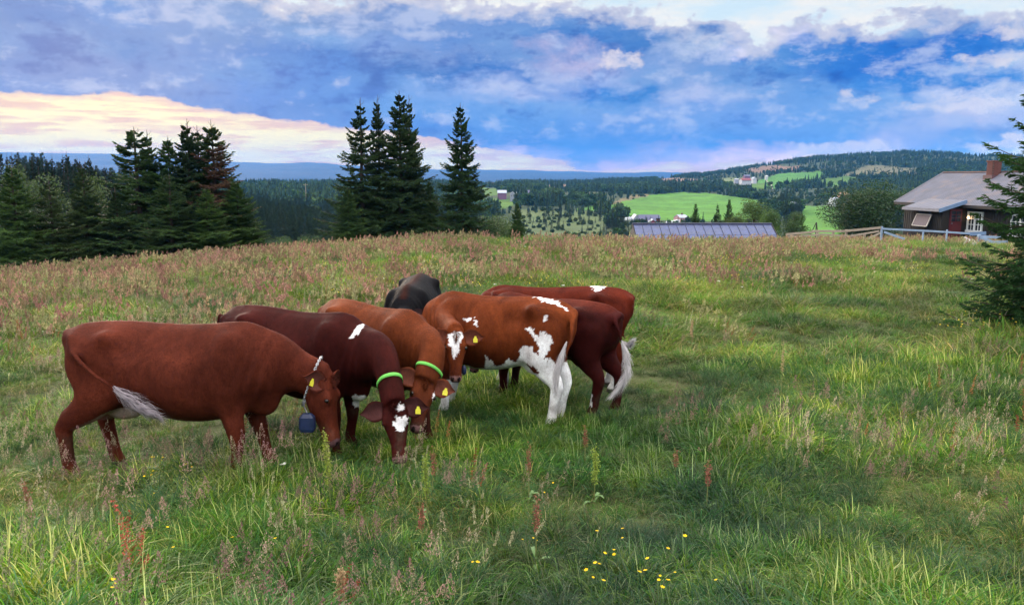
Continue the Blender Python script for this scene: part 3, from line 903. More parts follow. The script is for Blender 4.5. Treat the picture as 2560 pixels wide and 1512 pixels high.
def spruce_mesh(h, R, seed, col, dens=1.0, near=False, bare_top=0.0, profile=0.85, low=0.02, tipcol=None, dead=None, gap=0.0):
    g = np.random.default_rng(seed)
    cw = []; z = h * low + .1
    base = []
    dz = 0.30 if not near else 0.26
    while z < h * 0.985:
        base.append(z); z += dz * (0.75 + 0.5 * g.random()) * (1 if z < h * .8 else .8)
    Bp, Bd, Bl = [], [], []
    for z in base:
        f = 1 - z / h
        nb = int((4 + 5 * min(1, f * 2.2)) * (0.8 + .4 * g.random()) * dens)
        if z > h * (1 - bare_top): nb = 3
        a0 = g.random() * 6.28
        for k in range(max(3, nb)):
            if g.random() < gap: continue
            a = a0 + k * 6.28 / max(3, nb) + g.normal(0, .25)
            if near and math.cos(a + .4) > .35 and g.random() < .6: continue
            l = R * (f ** profile) * (0.55 + .62 * g.random()) + 0.12
            Bp.append((z + g.normal(0, .05)));
            Bd.append(a); Bl.append(l)
    Bp = np.array(Bp); Bd = np.array(Bd); Bl = np.array(Bl); nb = len(Bp); f = 1 - Bp / h
    # branch shape: sagging below, rising at the tip; steep upward near the top
    rise0 = 0.75 - 1.25 * np.clip(f * 2.0, 0, 1) + g.normal(0, .14, nb)
    S = 7; t = np.linspace(0, 1, S)
    rr = Bl[:, None] * t; zz = Bp[:, None] + Bl[:, None] * (rise0[:, None] * t * .75 + 0.34 * t ** 3)
    ca, sa = np.cos(Bd), np.sin(Bd)
    bend = g.normal(0, .12, nb)
    X = rr * ca[:, None] - (bend * Bl)[:, None] * t ** 2 * sa[:, None]
    Y = rr * sa[:, None] + (bend * Bl)[:, None] * t ** 2 * ca[:, None]
    P = np.stack([X, Y, zz], -1)
    parts = []
    tw_per = 15 if not near else 13
    PP, DD, LL = [], [], []
    for side in (-1, 1):
        n = tw_per
        tt = 0.12 + 0.88 * (np.arange(n) + g.random((nb, n))) / n
        i = np.clip((tt * (S - 1)).astype(int), 0, S - 2); fr = tt * (S - 1) - i
        bi = np.arange(nb)[:, None]
        Q = P[bi, i] * (1 - fr[..., None]) + P[bi, i + 1] * fr[..., None]
        T = P[bi, i + 1] - P[bi, i]; T /= np.linalg.norm(T, axis=2)[..., None]
        sd = np.cross(T, [0, 0, 1.0]); sd /= np.linalg.norm(sd, axis=2)[..., None]
        d = T * 0.75 + sd * side * (0.75 + .3 * g.random((nb, n)))[..., None] + np.array([0, 0, 1.0]) * (g.normal(-.18, .22, (nb, n)))[..., None]
        d /= np.linalg.norm(d, axis=2)[..., None]
        L = Bl[:, None] * 0.42 * (1.12 - tt) * (0.7 + .6 * g.random((nb, n))) + 0.045
        PP.append(Q.reshape(-1, 3)); DD.append(d.reshape(-1, 3)); LL.append(L.reshape(-1))
    PP = np.concatenate(PP); DD = np.concatenate(DD); LL = np.concatenate(LL)
    # sub-shoots on every twig
    ns = 4 if not near else 6
    P2, D2, L2 = [PP], [DD], [LL]
    for k in range(ns):
        s = 0.25 + 0.65 * (k + g.random(len(PP))) / ns
        Q = PP + DD * (LL * s)[:, None]
        e = np.cross(DD, [0, 0, 1.0]); e /= np.linalg.norm(e, axis=1)[:, None] + 1e-6
        d = DD * .8 + e * ((-1) ** k * (0.6 + .4 * g.random(len(PP))))[:, None] + np.array([0, 0, 1.0]) * g.normal(-.30, .25, len(PP))[:, None]
        d /= np.linalg.norm(d, axis=1)[:, None]
        P2.append(Q); D2.append(d); L2.append(LL * .45 * (1.1 - s) + 0.04)
    P2 = np.concatenate(P2); D2 = np.concatenate(D2); L2 = np.concatenate(L2)
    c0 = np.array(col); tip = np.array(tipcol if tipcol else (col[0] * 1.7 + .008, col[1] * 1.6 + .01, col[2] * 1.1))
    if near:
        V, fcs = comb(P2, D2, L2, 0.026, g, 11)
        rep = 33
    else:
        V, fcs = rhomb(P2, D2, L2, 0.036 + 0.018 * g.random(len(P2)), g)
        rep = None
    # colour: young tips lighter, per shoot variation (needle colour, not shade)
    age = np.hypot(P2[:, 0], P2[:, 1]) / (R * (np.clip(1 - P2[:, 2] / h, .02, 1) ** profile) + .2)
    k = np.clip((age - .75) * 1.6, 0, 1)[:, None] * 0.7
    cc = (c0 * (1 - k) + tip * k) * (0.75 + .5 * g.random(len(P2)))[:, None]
    if dead is not None:
        dm = (fbm(P2[:, 0] * 1.0 + 4, P2[:, 2] * .5, seed) + dead(P2)) > .62
        cc = np.where(dm[:, None], np.array([0.13, 0.075, 0.052]) * (0.7 + .6 * g.random(len(P2)))[:, None], cc)
    if near:
        cv = np.repeat(cc, rep, 0)
    else:
        cv = np.concatenate([np.repeat(cc, 4, 0)] * 2)
    parts.append((V, fcs, cv))
    if near:
        V, fcs = rhomb(P2, D2, L2, 0.020 + 0.010 * g.random(len(P2)), g); parts.append((V, fcs, np.concatenate([np.repeat(cc, 4, 0)] * 2)))
    # wood of the limbs
    wv, wf = [], []
    for j in range(nb):
        if Bl[j] < .25: continue
        r0 = 0.004 + 0.009 * Bl[j]
        pts = P[j, ::2]
        o = len(wv)
        for q_, p_ in enumerate(pts):
            rad = r0 * (1 - q_ / len(pts) * .8)
            for e in range(3):
                an = e * 2.094
                wv.append((p_[0] - sa[j] * rad * math.cos(an), p_[1] + ca[j] * rad * math.cos(an), p_[2] + rad * math.sin(an)))
        for q_ in range(len(pts) - 1):
            for e in range(3):
                wf.append((o + q_ * 3 + e, o + q_ * 3 + (e + 1) % 3, o + q_ * 3 + 3 + (e + 1) % 3, o + q_ * 3 + 3 + e))
    nrm = len(parts[0][1])
    parts.append((np.array(wv), np.array(wf), np.array([0.06, 0.045, 0.035])))
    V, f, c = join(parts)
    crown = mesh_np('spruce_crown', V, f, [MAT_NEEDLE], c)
    tb = MB(); K = 9
    g2 = np.random.default_rng(seed + 5)
    pts = []; wob = 0
    for i in range(K):
        tt = i / (K - 1)
        pts.append((0.02 * h * .2 * math.sin(tt * 5 + seed), 0.02 * h * .2 * math.cos(tt * 4 + seed) - .004 * h, -0.4 + (h * 1.04 + .4) * tt))
    pts = [(p[0] * (1 if i else 1), p[1], p[2]) for i, p in enumerate(pts)]
    tb.tube(pts, [h * 0.017 * (1 - i / (K - 1)) ** .9 + .008 for i in range(K)], 7)
    # leader shoots
    for k_ in range(4):
        a = k_ * 1.6 + seed; z0 = h * (0.965 + .012 * k_)
        tb.tube([(0, 0, z0), (0.13 * math.cos(a), .13 * math.sin(a), z0 + .10), (0.2 * math.cos(a), .2 * math.sin(a), z0 + .26)], [.01, .009, .005], 4)
    trunk = tb.mesh('spruce_trunk', MAT_BARK, True)
    return trunk, crown


def place_tree(name, tr, loc, rz, s, label, cat='tree', group=None):
    o = empty(name, loc, rz); o.scale = (s, s, s) if not hasattr(s, '__len__') else s
    tag(o, label, cat, group)
    link('trunk', tr[0], o); link('crown', tr[1], o)
    return o


def broad_mesh(h, w, seed, col, nleaf=5200, nclump=26, size=0.10, trunkr=0.12, bark=None, shape=0.55, base=0.12, sub=1.0, multi=1):
    """broadleaf tree: limbs that fork to clumps, each clump a cloud of leaf faces"""
    g = np.random.default_rng(seed)
    cl = []
    while len(cl) < nclump:
        p = g.random(3) * 2 - 1
        if np.dot(p, p) > 1 or np.dot(p, p) < .15: continue
        cl.append(p)
    cl = np.array(cl)
    cx = cl[:, 0] * w * .40; cy = cl[:, 1] * w * .40; cz = h * base + (h * (1 - base)) * (0.5 + .42 * cl[:, 2])
    k = 1 - 0.35 * np.clip((cz / h - shape) / .4, 0, 1); cx *= k; cy *= k
    cr = w * (0.13 + .10 * g.random(nclump))
    # leaves on each clump's outer shell and inside
    who = g.integers(0, nclump, nleaf)
    d = g.normal(size=(nleaf, 3)); d /= np.linalg.norm(d, axis=1)[:, None]
    rr = cr[who] * (0.45 + 0.65 * g.random(nleaf) ** .6)
    P = np.stack([cx[who], cy[who], cz[who]], -1) + d * rr[:, None] * np.array([1, 1, .8])
    P[:, 2] = np.maximum(P[:, 2], .1)
    nrm = d * .5 + g.normal(size=(nleaf, 3)) * .6; nrm /= np.linalg.norm(nrm, axis=1)[:, None]
    a = np.cross(nrm, g.normal(size=(nleaf, 3))); a /= np.linalg.norm(a, axis=1)[:, None]; b = np.cross(nrm, a)
    s = (size * (0.6 + .8 * g.random(nleaf)))[:, None]
    V = np.stack([P - a * s * .7, P + b * s * .38, P + a * s * .7, P - b * s * .38], 1).reshape(-1, 3)
    cc = np.array(col) * (0.7 + .6 * g.random(nleaf))[:, None] * (0.8 + .4 * g.random(nclump))[who][:, None]
    crown = mesh_np('leafy_crown', V, np.arange(len(V)).reshape(-1, 4), [MAT_LEAF], np.repeat(cc, 4, 0))
    tb = MB()
    for mI in range(multi):
        ox = (mI - (multi - 1) / 2) * .3
        tb.tube([(ox * .3, 0, -.4), (ox * .5, 0, h * .25), (ox + .05 * w * .3, 0.02, h * .55), (ox, 0, h * .82)], [trunkr, trunkr * .8, trunkr * .5, trunkr * .12], 8)
    for i in range(0, nclump):
        z0 = min(h * .7, max(h * .15, cz[i] * .6)); ox = ((i % multi) - (multi - 1) / 2) * .3 * min(1, z0 / (h * .5))
        tb.tube([(ox, 0, z0), (cx[i] * .5 + ox * .5, cy[i] * .5, (z0 + cz[i]) * .5 + .1), (cx[i], cy[i], cz[i])], [trunkr * .35, trunkr * .2, .01], 5)
    trunk = tb.mesh('tree_trunk', bark or MAT_BARK, True)
    return trunk, crown


GREEN_D = (0.034, 0.074, 0.026)
GREEN_M = (0.048, 0.104, 0.028)


def tree_at(name, tr, h0, px, ytop, Y, rz, label, group=None, width=1.0, cat='tree', sink=0.25):
    """stand a tree on the ground under column px at depth Y, with its top at image row ytop"""
    b = gp(px, Y, -sink); top = pix(px, ytop, Y)
    s = (top.z - b.z) / h0
    return place_tree(name, tr, b, rz, (s * width, s * width, s), label, cat, group)


def build_trees():
    sA = spruce_mesh(8, 2.6, 1, GREEN_D, 1.2, gap=.10, profile=1.0)
    sB = spruce_mesh(8, 2.9, 2, GREEN_M, 1.3, gap=.05, profile=.95)
    sC = spruce_mesh(8, 2.6, 3, (0.036, 0.076, 0.026), 1.15, gap=.16, bare_top=.12, profile=1.1)
    sD = spruce_mesh(8, 2.5, 4, (0.045, 0.090, 0.026), 1.2, gap=.05, dead=lambda P: .30 * np.clip((P[:, 0] * .8 - P[:, 1] * .6) / 1.0, -1, 1) * (P[:, 2] > 3.0) * (P[:, 2] < 6.9))
    sE = spruce_mesh(8, 2.9, 5, (0.042, 0.086, 0.028), 1.0, gap=.22, profile=.8)
    sF = spruce_mesh(8, 2.5, 6, (0.032, 0.070, 0.030), 1.3, gap=.12, profile=1.25, bare_top=.08)
    # the clump left of centre
    gC = 'spruces of the middle clump'
    T = [
        (sC, 905, 250, 44.0, 0.3, 'spruce at the left side of the middle clump, its low branches reaching farthest left', 1.15),
        (sF, 947, 243, 45.5, 2.1, 'slender spruce with a curved leader, second tip from the left in the middle clump', .85),
        (sA, 1003, 232, 44.5, 4.0, 'tallest spruce of the middle clump, standing straight above the black cow', 1.15),
        (sC, 1026, 243, 46.0, 5.2, 'thin topped spruce just right of the tallest one in the middle clump', .85),
    ]
    for tr, px, yt, Y, rz, lb, w in T: tree_at('spruce', tr, 8.2, px, yt, Y, rz, lb, gC, w)
    tree_at('spruce', sB, 8.2, 868, 470, 41, 1.0, 'low bushy spruce at the left foot of the middle clump', gC, 1.3)
    tree_at('spruce', sB, 8.2, 1075, 452, 44.5, 2.6, 'short full spruce between the middle clump and the lone spruce', gC, 1.0)
    tree_at('spruce', sA, 8.2, 1152, 262, 43, 2.2, 'lone flat topped spruce right of the middle clump, open layered branches', None, .95)
    tree_at('spruce', sB, 8.2, 1293, 505, 41, .7, 'small young spruce alone on the crest right of the lone tall spruce', None, 1.0)
    # left group on the meadow's edge
    gL = 'spruces along the left edge of the meadow'
    T = [
        (sB, 30, 415, 34, .2, 'broad spruce at the very left edge of the picture', 1.15),
        (sE, 118, 455, 35, 1.9, 'dark spruce second from the left edge, lower than its neighbours', 1.3),
        (sA, 205, 415, 36, 3.3, 'narrow dark spruce left of the big left group', 1.05),
        (sE, 345, 322, 38, 4.1, 'spruce whose thin tip stands at the left of the big left group', 1.35),
        (sC, 375, 330, 39, 5.4, 'spruce with a bare spike tip, second in the big left group', 1.0),
        (sB, 425, 345, 38.5, 1.2, 'spruce in the dip between the two humps of the big left group', 1.05),
        (sF, 472, 302, 38, 2.8, 'tall spruce forming the left of the right hump in the big left group', 1.2),
        (sC, 498, 318, 39.5, .9, 'spruce with several bare tips at the top of the right hump', 1.2),
        (sD, 535, 305, 38.5, 0.0, 'spruce with brown dying branches on the right side of the big left group', 1.1),
        (sB, 590, 455, 38, 3.9, 'wide low spruce skirting the right foot of the big left group', 1.35),
        (sF, 285, 470, 36.5, .6, 'mid green spruce filling the gap left of the big left group', 1.2),
        (sE, 420, 440, 35.5, 2.2, 'lower bushy spruce in front of the middle of the big left group', 1.3),
        (sB, 512, 470, 36, 4.4, 'low fresh green spruce in front of the right hump of the big left group', 1.3),
    ]
    for tr, px, yt, Y, rz, lb, w in T: tree_at('spruce', tr, 8.2, px, yt, Y, rz, lb, gL, w * 1.2)
    # near spruce cut by the right edge
    sN = spruce_mesh(5.9, 1.75, 9, (0.036, 0.095, 0.024), 1.4, near=True, profile=.62, low=.01)
    b = gp(2690, 13.6, -.1)
    place_tree('spruce', sN, b, 0.4, (1, 1, 1), 'near spruce cut off by the right edge of the picture, branches reaching over the grass')
    # tall thin wood behind on the left
    lo = [spruce_mesh(13, 1.9, 20 + i, (0.020, 0.042, 0.022), .62, gap=.1, low=.28, profile=.8) for i in range(2)]
    g = np.random.default_rng(12)
    xs = [6, 22, 34, 48, 66, 84, 97, 112, 122, 134, 150, 161, 172, 184, 196, 203, 214, 226, 236, 246, 262, 276]
    ts = [372, 384, 382, 390, 412, 392, 384, 408, 394, 388, 410, 384, 378, 402, 392, 396, 402, 386, 412, 418, 412, 425]
    words_ = ['first', 'second', 'third', 'fourth', 'fifth', 'sixth', 'seventh', 'eighth', 'ninth', 'tenth', 'eleventh', 'twelfth', 'thirteenth', 'fourteenth', 'fifteenth', 'sixteenth', 'seventeenth', 'eighteenth', 'nineteenth', 'twentieth', 'twenty-first', 'twenty-second']
    for i, (x, t) in enumerate(zip(xs, ts)):
        tree_at('forest_spruce', lo[i % 2], 13.4, x, t, 96 + 14 * g.random(), g.random() * 6, 'tall thin spruce in the far left row against the sky, %s from the left' % words_[i], 'tall spruces in the far left row', 1.0, sink=3.0)
    # broadleaf trees and bushes
    b1 = broad_mesh(6.5, 7.4, 40, (0.030, 0.064, 0.021), 24000, 60, 0.11, .18, shape=.5, base=.02)
    tree_at('round_tree', b1, 6.6, 2182, 446, 84, 0, 'large round dark green bushy tree just left of the wooden house', None, 1.32)
    b2 = broad_mesh(6, 5.0, 41, (0.070, 0.120, 0.028), 9000, 30, 0.11, .12, shape=.5, base=.02)
    tree_at('broadleaf_tree', b2, 6.1, 1893, 488, 84, 1, 'yellow green broadleaf tree rising behind the right end of the shed roof', None, .95)
    tree_at('broadleaf_tree', b2, 6.1, 1935, 515, 80, 2.6, 'lower yellow green tree on the right flank of the tree behind the shed', None, .75)
    b3 = broad_mesh(5, 4.6, 42, (0.045, 0.095, 0.032), 7000, 26, 0.11, .12, shape=.5, base=.02)
    tree_at('broadleaf_tree', b3, 5.1, 1990, 522, 82, .5, 'small dark rounded tree between the shed and the hay rack', None, .95)
    tree_at('broadleaf_bush', b2, 6.1, 1838, 528, 80, 3.7, 'pale leafy bush directly behind the shed roof', None, .7, cat='bush')
    tree_at('spruce', sA, 8.2, 1742, 508, 78, 1.1, 'small dark spruce left of the two behind the shed roof', None, .85)
    tree_at('spruce', sC, 8.2, 1797, 508, 80, 2.1, 'thin small spruce behind the middle of the shed roof', None, .8)
    tree_at('spruce', sA, 8.2, 1826, 497, 82, 3.1, 'spruce against the yellow green tree behind the shed roof', None, .8)
    b4 = broad_mesh(4, 4.4, 43, (0.055, 0.105, 0.038), 7000, 24, 0.09, .06, shape=.5, base=.02, multi=3)
    tree_at('willow_bush', b4, 4.1, 1235, 520, 47, 0, 'grey green bush between the lone spruce and the small young spruce', None, 1.1, cat='bush')
    tree_at('willow_bush', b4, 4.1, 1190, 545, 46, 2, 'fresh green bush at the right foot of the lone tall spruce', None, .8, cat='bush')
    tree_at('willow_bush', b4, 4.1, 640, 585, 43, 1, 'low fresh green scrub beside the right foot of the left group', None, 1.1, cat='bush')
    tree_at('willow_bush', b4, 4.1, 700, 580, 44, 4, 'light green scrub on the edge halfway between the two spruce groups', None, 1.2, cat='bush')
    tree_at('willow_bush', b4, 4.1, 765, 577, 45, 2.5, 'green scrub at the left foot of the middle clump', None, 1.0, cat='bush')
    tree_at('willow_bush', b4, 4.1, 1105, 540, 45, 5, 'light leafy bush between the middle clump and the lone spruce', None, .7, cat='bush')
    b5 = broad_mesh(9, 4.6, 44, (0.060, 0.095, 0.038), 8000, 30, 0.13, .10, bark=MAT_BIRCH, shape=.45, base=.25)
    tree_at('birch', b5, 9.1, 42, 400, 72, 0, 'slim pale birch among the spruces at the far left', None, .8, sink=1)
    tree_at('birch', b5, 9.1, 100, 425, 62, 2, 'rounded light green birch behind the second spruce from the left', None, .9, sink=1)
    tree_at('birch', b5, 9.1, 222, 425, 60, 3, 'light green birch left of the big left group', None, .8, sink=1)

    # ---- far woods: the mass as stuff
    def cone_tree(seed, h, r, col, tiers=7):
        g = np.random.default_rng(seed); parts = []
        for k in range(tiers):
            z0 = h * (0.04 + .86 * k / tiers); z1 = min(h, z0 + h * .30); m_ = 9
            rk = r * (1 - (k / tiers)) ** .8 + .12
            a = np.arange(m_) * 6.28 / m_ + g.random() * 6
            rim = rk * (0.55 + .65 * g.random(m_))
            V = np.vstack([np.stack([rim * np.cos(a), rim * np.sin(a), z0 + g.normal(0, .25, m_)], -1), [[0, 0, z1]]])
            f = np.stack([np.arange(m_), (np.arange(m_) + 1) % m_, np.full(m_, m_)], -1)
            keep = g.random(m_) > .12
            parts.append((V, f[keep], np.array(col) * (0.7 + .6 * g.random())))
        V, f, c = join(parts); return mesh_np('far_tree', V, f, [MAT_FAR], c)

    def leaf_tree(seed, h, w, col):
        g = np.random.default_rng(seed); n = 170
        d = g.normal(size=(n, 3)); d /= np.linalg.norm(d, axis=1)[:, None]
        P = d * np.array([w / 2, w / 2, h * .42]) * (0.6 + .45 * g.random(n))[:, None] + np.array([0, 0, h * .55])
        V, f = tris_at(P, w * .26, g, .8); c = np.array(col) * (0.65 + .7 * np.repeat(g.random(n), 3)[:, None])
        return mesh_np('far_tree', V, f, [MAT_FAR], c)
    def spruce_far(seed):
        t, c_ = spruce_mesh(12, 2.5, seed, (0.034, 0.068, 0.034), .42, gap=.1, low=.04, profile=.9); return c_
    MAT_FAR = leaf_mat('far_foliage', 0.85, 0.12, 0.02, 0.38, 0.1, big=(0.02, (0.7, 0.8, 0.85, 1), (1.25, 1.15, 1, 1)))
    src = [cone_tree(i, 12, 2.1, [(0.022, 0.045, 0.024), (0.026, 0.052, 0.024), (0.018, 0.040, 0.024)][i % 3]) for i in range(6)]
    for i in range(2):
        src.append(spruce_far(70 + i))
    src += [leaf_tree(20 + i, 8.5, 6.5, [(0.045, 0.085, 0.030), (0.055, 0.10, 0.032), (0.04, 0.075, 0.035)][i]) for i in range(3)]
    src += [leaf_tree(30 + i, 3.2, 3.4, (0.04, 0.07, 0.03)) for i in range(2)]
    g = np.random.default_rng(8)
    n = 150000
    # denser near, thinning with distance
    Y = np.exp(g.random(n) ** 0.8 * (math.log(2900) - math.log(190)) + math.log(190)); px = g.random(n) * 2900 - 170
    X = (px - 1280) / 1959 * Y
    Z = H(X, Y); P = np.stack([X, Y, Z], -1); qx, qy = proj(P)
    wx = qx + (fbm(qx / 14, qy / 6, 41, 3) - .5) * 14; wy = qy + (fbm(qx / 14, qy / 6, 42, 3) - .5) * 5
    field = np.zeros(n, bool); clear = np.zeros(n, bool)
    for poly, c in FIELDS: field |= inpoly(wx, wy, poly)
    for poly, c in CLEAR: clear |= inpoly(wx, wy, poly)
    # keep the farmyards free
    for (fx, fy, rx_, ry_) in ((1262, 490, 52, 9), (1640, 552, 75, 10), (1868, 452, 40, 7), (1985, 518, 26, 9), (2092, 503, 20, 7), (1930, 468, 10, 8)):
        field |= ((qx - fx) / rx_) ** 2 + ((qy - fy) / ry_) ** 2 < 1
    wood = fbm(qx / 130, qy / 16, 61, 3)
    dense = (Y > 900) | (px < 1180) | (px > 2120)
    pr = np.where(clear, .05 + .35 * (fbm(qx / 22, qy / 5, 88, 2) > .58), np.where(dense, np.clip((wood - .28) * 4, .25, 1), np.where(wood > .52, .9, .16)))
    keep = (~field) & (g.random(n) < pr) & ~((Y < 420) & (px > 1180) & (px < 2120) & (g.random(n) < .8)) & ~((px < 300) & (Y < 170)) & ~((px > 1300) & (Y < 300))
    X, Y, Z, px, wood, clear, qy = (q[keep] for q in (X, Y, Z, px, wood, clear, qy)); n = len(X)
    dec = (fbm(px / 40, qy / 8, 71, 2) + .12 * (px > 1200) * (Y < 1200) > .58) & (Y > 330)
    ix = np.where(clear, np.where(g.random(n) < .25, g.integers(0, 6, n), g.integers(9, 11, n)), np.where(dec, g.integers(6, 9, n), g.integers(0, 6, n)))
    # real branches on the nearest of them
    ix = np.where((ix < 6) & (Y < 520), 6 + (ix % 2), np.where(ix >= 6, ix + 2, ix))
    s = (0.35 + .8 * g.random(n) ** 1.3) * np.where(clear, .75, 1) * np.where(Y < 500, .9, 1.0) * np.where(px < 850, 1.15, 1.0)
    s = np.where((~clear) & ((wood < .52) | (Y < 440)) & (Y < 900) & (px > 1180) & (px < 2120), s * .5, s)
    s = s * np.where(Y > 1150, .78, 1); sx = s * np.clip(Y / 1300, 1.0, 1.35)
    rot = np.stack([np.zeros(n), np.zeros(n), g.random(n) * 6.28], -1)
    scatter('far_forest', np.stack([X, Y, Z - .3], -1), rot, np.stack([sx, sx, s], -1), ix, src, 'dark spruce and birch woods covering the valley sides and hills')

    # ---- single trees among the fields that can be told apart
    g = np.random.default_rng(15)
    far_d = [spruce_mesh(11, 2.0, 60, (0.022, 0.045, 0.022), .5, gap=.1)]
    lf = [broad_mesh(7, 5.5, 62, (0.040, 0.075, 0.030), 1500, 18, .34, .12)]
    K = [(1205, 470, 495, 700, 'b', 'round tree left of the left farmhouses'), (1290, 482, 508, 640, 'b', 'dark round tree right of the left farmhouses'),
         (1312, 486, 512, 640, 'b', 'second dark round tree right of the left farmhouses'), (1356, 472, 494, 690, 'b', 'tree beside the white shed right of the left farm'),
         (1455, 498, 524, 560, 's', 'lone dark spruce in the scrub left of the big green field'),
         (1520, 520, 572, 400, 's', 'leftmost of the dark spruce stand left of the middle farm'), (1531, 517, 572, 405, 's', 'second of the dark spruce stand left of the middle farm'),
         (1541, 515, 572, 402, 's', 'tallest of the dark spruce stand left of the middle farm'), (1551, 519, 570, 400, 's', 'fourth of the dark spruce stand left of the middle farm'),
         (1558, 523, 568, 398, 's', 'rightmost of the dark spruce stand left of the middle farm'),
         (1925, 452, 462, 900, 'b', 'small round tree beside the upper gravel track'), (1942, 412, 436, 1350, 's', 'dark lone spruce on the brown slope above the upper field'),
         (2300, 470, 505, 300, 'b', 'tree in the dip right of the big round tree'), (1688, 552, 566, 420, 'b', 'shrub between the red barn and the pink house'),
         (1600, 540, 556, 470, 'b', 'tree behind the grey barn of the middle farm')]
    for px_, yt, yb, Y, k, lb in K:
        b = pix(px_, yb, Y); gz = Hs(b.x, b.y); tr, h0 = (far_d[0], 11.4) if k == 's' else (lf[0], 7.1)
        s = (pix(px_, yt, Y).z - gz) / h0
        place_tree('valley_spruce' if k == 's' else 'valley_tree', tr, (b.x, b.y, gz - .2), g.random() * 6, (s, s, s), lb, 'tree')


build_trees()

# ------------------------------------------------------------------ buildings and fences
MAT = {}


def mats():
    MAT['metal_roof'] = mat_simple('weathered_metal_roof', (0.105, 0.11, 0.15), 0.7, 0.25, 1.5, 0.05, 8, metal=0.1, stretch=(1, 1, 1), dirt=((0.20, 0.15, 0.14), 1.2, 0.45))
    MAT['shed_roof'] = mat_simple('blue_grey_roof_sheet', (0.075, 0.095, 0.20), 0.65, 0.3, 3, 0.1, 10, metal=0.0, dirt=((0.12, 0.13, 0.18), 3.5, 0.5))
    MAT['dark_board'] = mat_simple('dark_stained_boards', (0.014, 0.012, 0.013), 0.7, 0.35, 4, 0.3, 30, stretch=(4, 4, .6))
    MAT['trim'] = mat_simple('grey_trim_boards', (0.20, 0.20, 0.24), 0.7, 0.2, 4, 0.2, 20)
    MAT['white'] = mat_simple('white_paint', (0.72, 0.76, 0.80), 0.5, 0.08, 6)
    MAT['blue_trim'] = mat_simple('pale_blue_painted_board', (0.13, 0.21, 0.36), 0.5, 0.12, 4)
    MAT['red_door'] = mat_simple('dull_red_door_paint', (0.10, 0.014, 0.022), 0.6, 0.25, 5)
    MAT['glass'] = mat_simple('dark_window_glass', (0.015, 0.025, 0.04), 0.08, 0.1, 2)
    MAT['brick'] = mat_simple('red_brown_bricks', (0.13, 0.048, 0.042), 0.85, 0.4, 9, 0.3, 30)
    MAT['old_wood'] = mat_simple('weathered_fence_wood', (0.30, 0.25, 0.20), 0.8, 0.25, 6, 0.3, 30, stretch=(1, 1, 5))
    MAT['pale_wood'] = mat_simple('pale_blue_grey_rail_paint', (0.24, 0.33, 0.48), 0.6, 0.15, 6)
    MAT['grass_strip'] = None
    MAT['red_barn'] = mat_simple('barn_red_boards', (0.16, 0.025, 0.035), 0.75, 0.25, 2)
    MAT['grey_wall'] = mat_simple('grey_barn_wall', (0.26, 0.29, 0.36), 0.8, 0.2, 1.5)
    MAT['tan_wall'] = mat_simple('tan_wall_boards', (0.36, 0.22, 0.14), 0.8, 0.15, 2)
    MAT['pink_wall'] = mat_simple('pinkish_wall_boards', (0.42, 0.24, 0.25), 0.8, 0.15, 2)
    MAT['slate'] = mat_simple('dark_blue_slate_roof', (0.05, 0.055, 0.12), 0.6, 0.25, 1.5)
    MAT['pale_roof'] = mat_simple('pale_metal_roof', (0.28, 0.31, 0.40), 0.5, 0.15, 1.2)
    MAT['white_wall'] = mat_simple('white_board_wall', (0.42, 0.45, 0.50), 0.7, 0.1, 2)
    MAT['dark_wall'] = mat_simple('dark_blue_wall', (0.03, 0.035, 0.09), 0.7, 0.2, 2)
    MAT['purple_wall'] = mat_simple('dusky_purple_barn_wall', (0.16, 0.08, 0.16), 0.8, 0.2, 2)
    MAT['tin'] = mat_simple('galvanised_pipe', (0.25, 0.26, 0.28), 0.4, 0.2, 3, metal=.8)
    m, nt, b = new_mat('warm_porch_bulb'); b.inputs['Emission Color'].default_value = (1, .62, .28, 1); b.inputs['Emission Strength'].default_value = 8.0
    b.inputs['Base Color'].default_value = (.8, .6, .4, 1); MAT['bulb'] = m


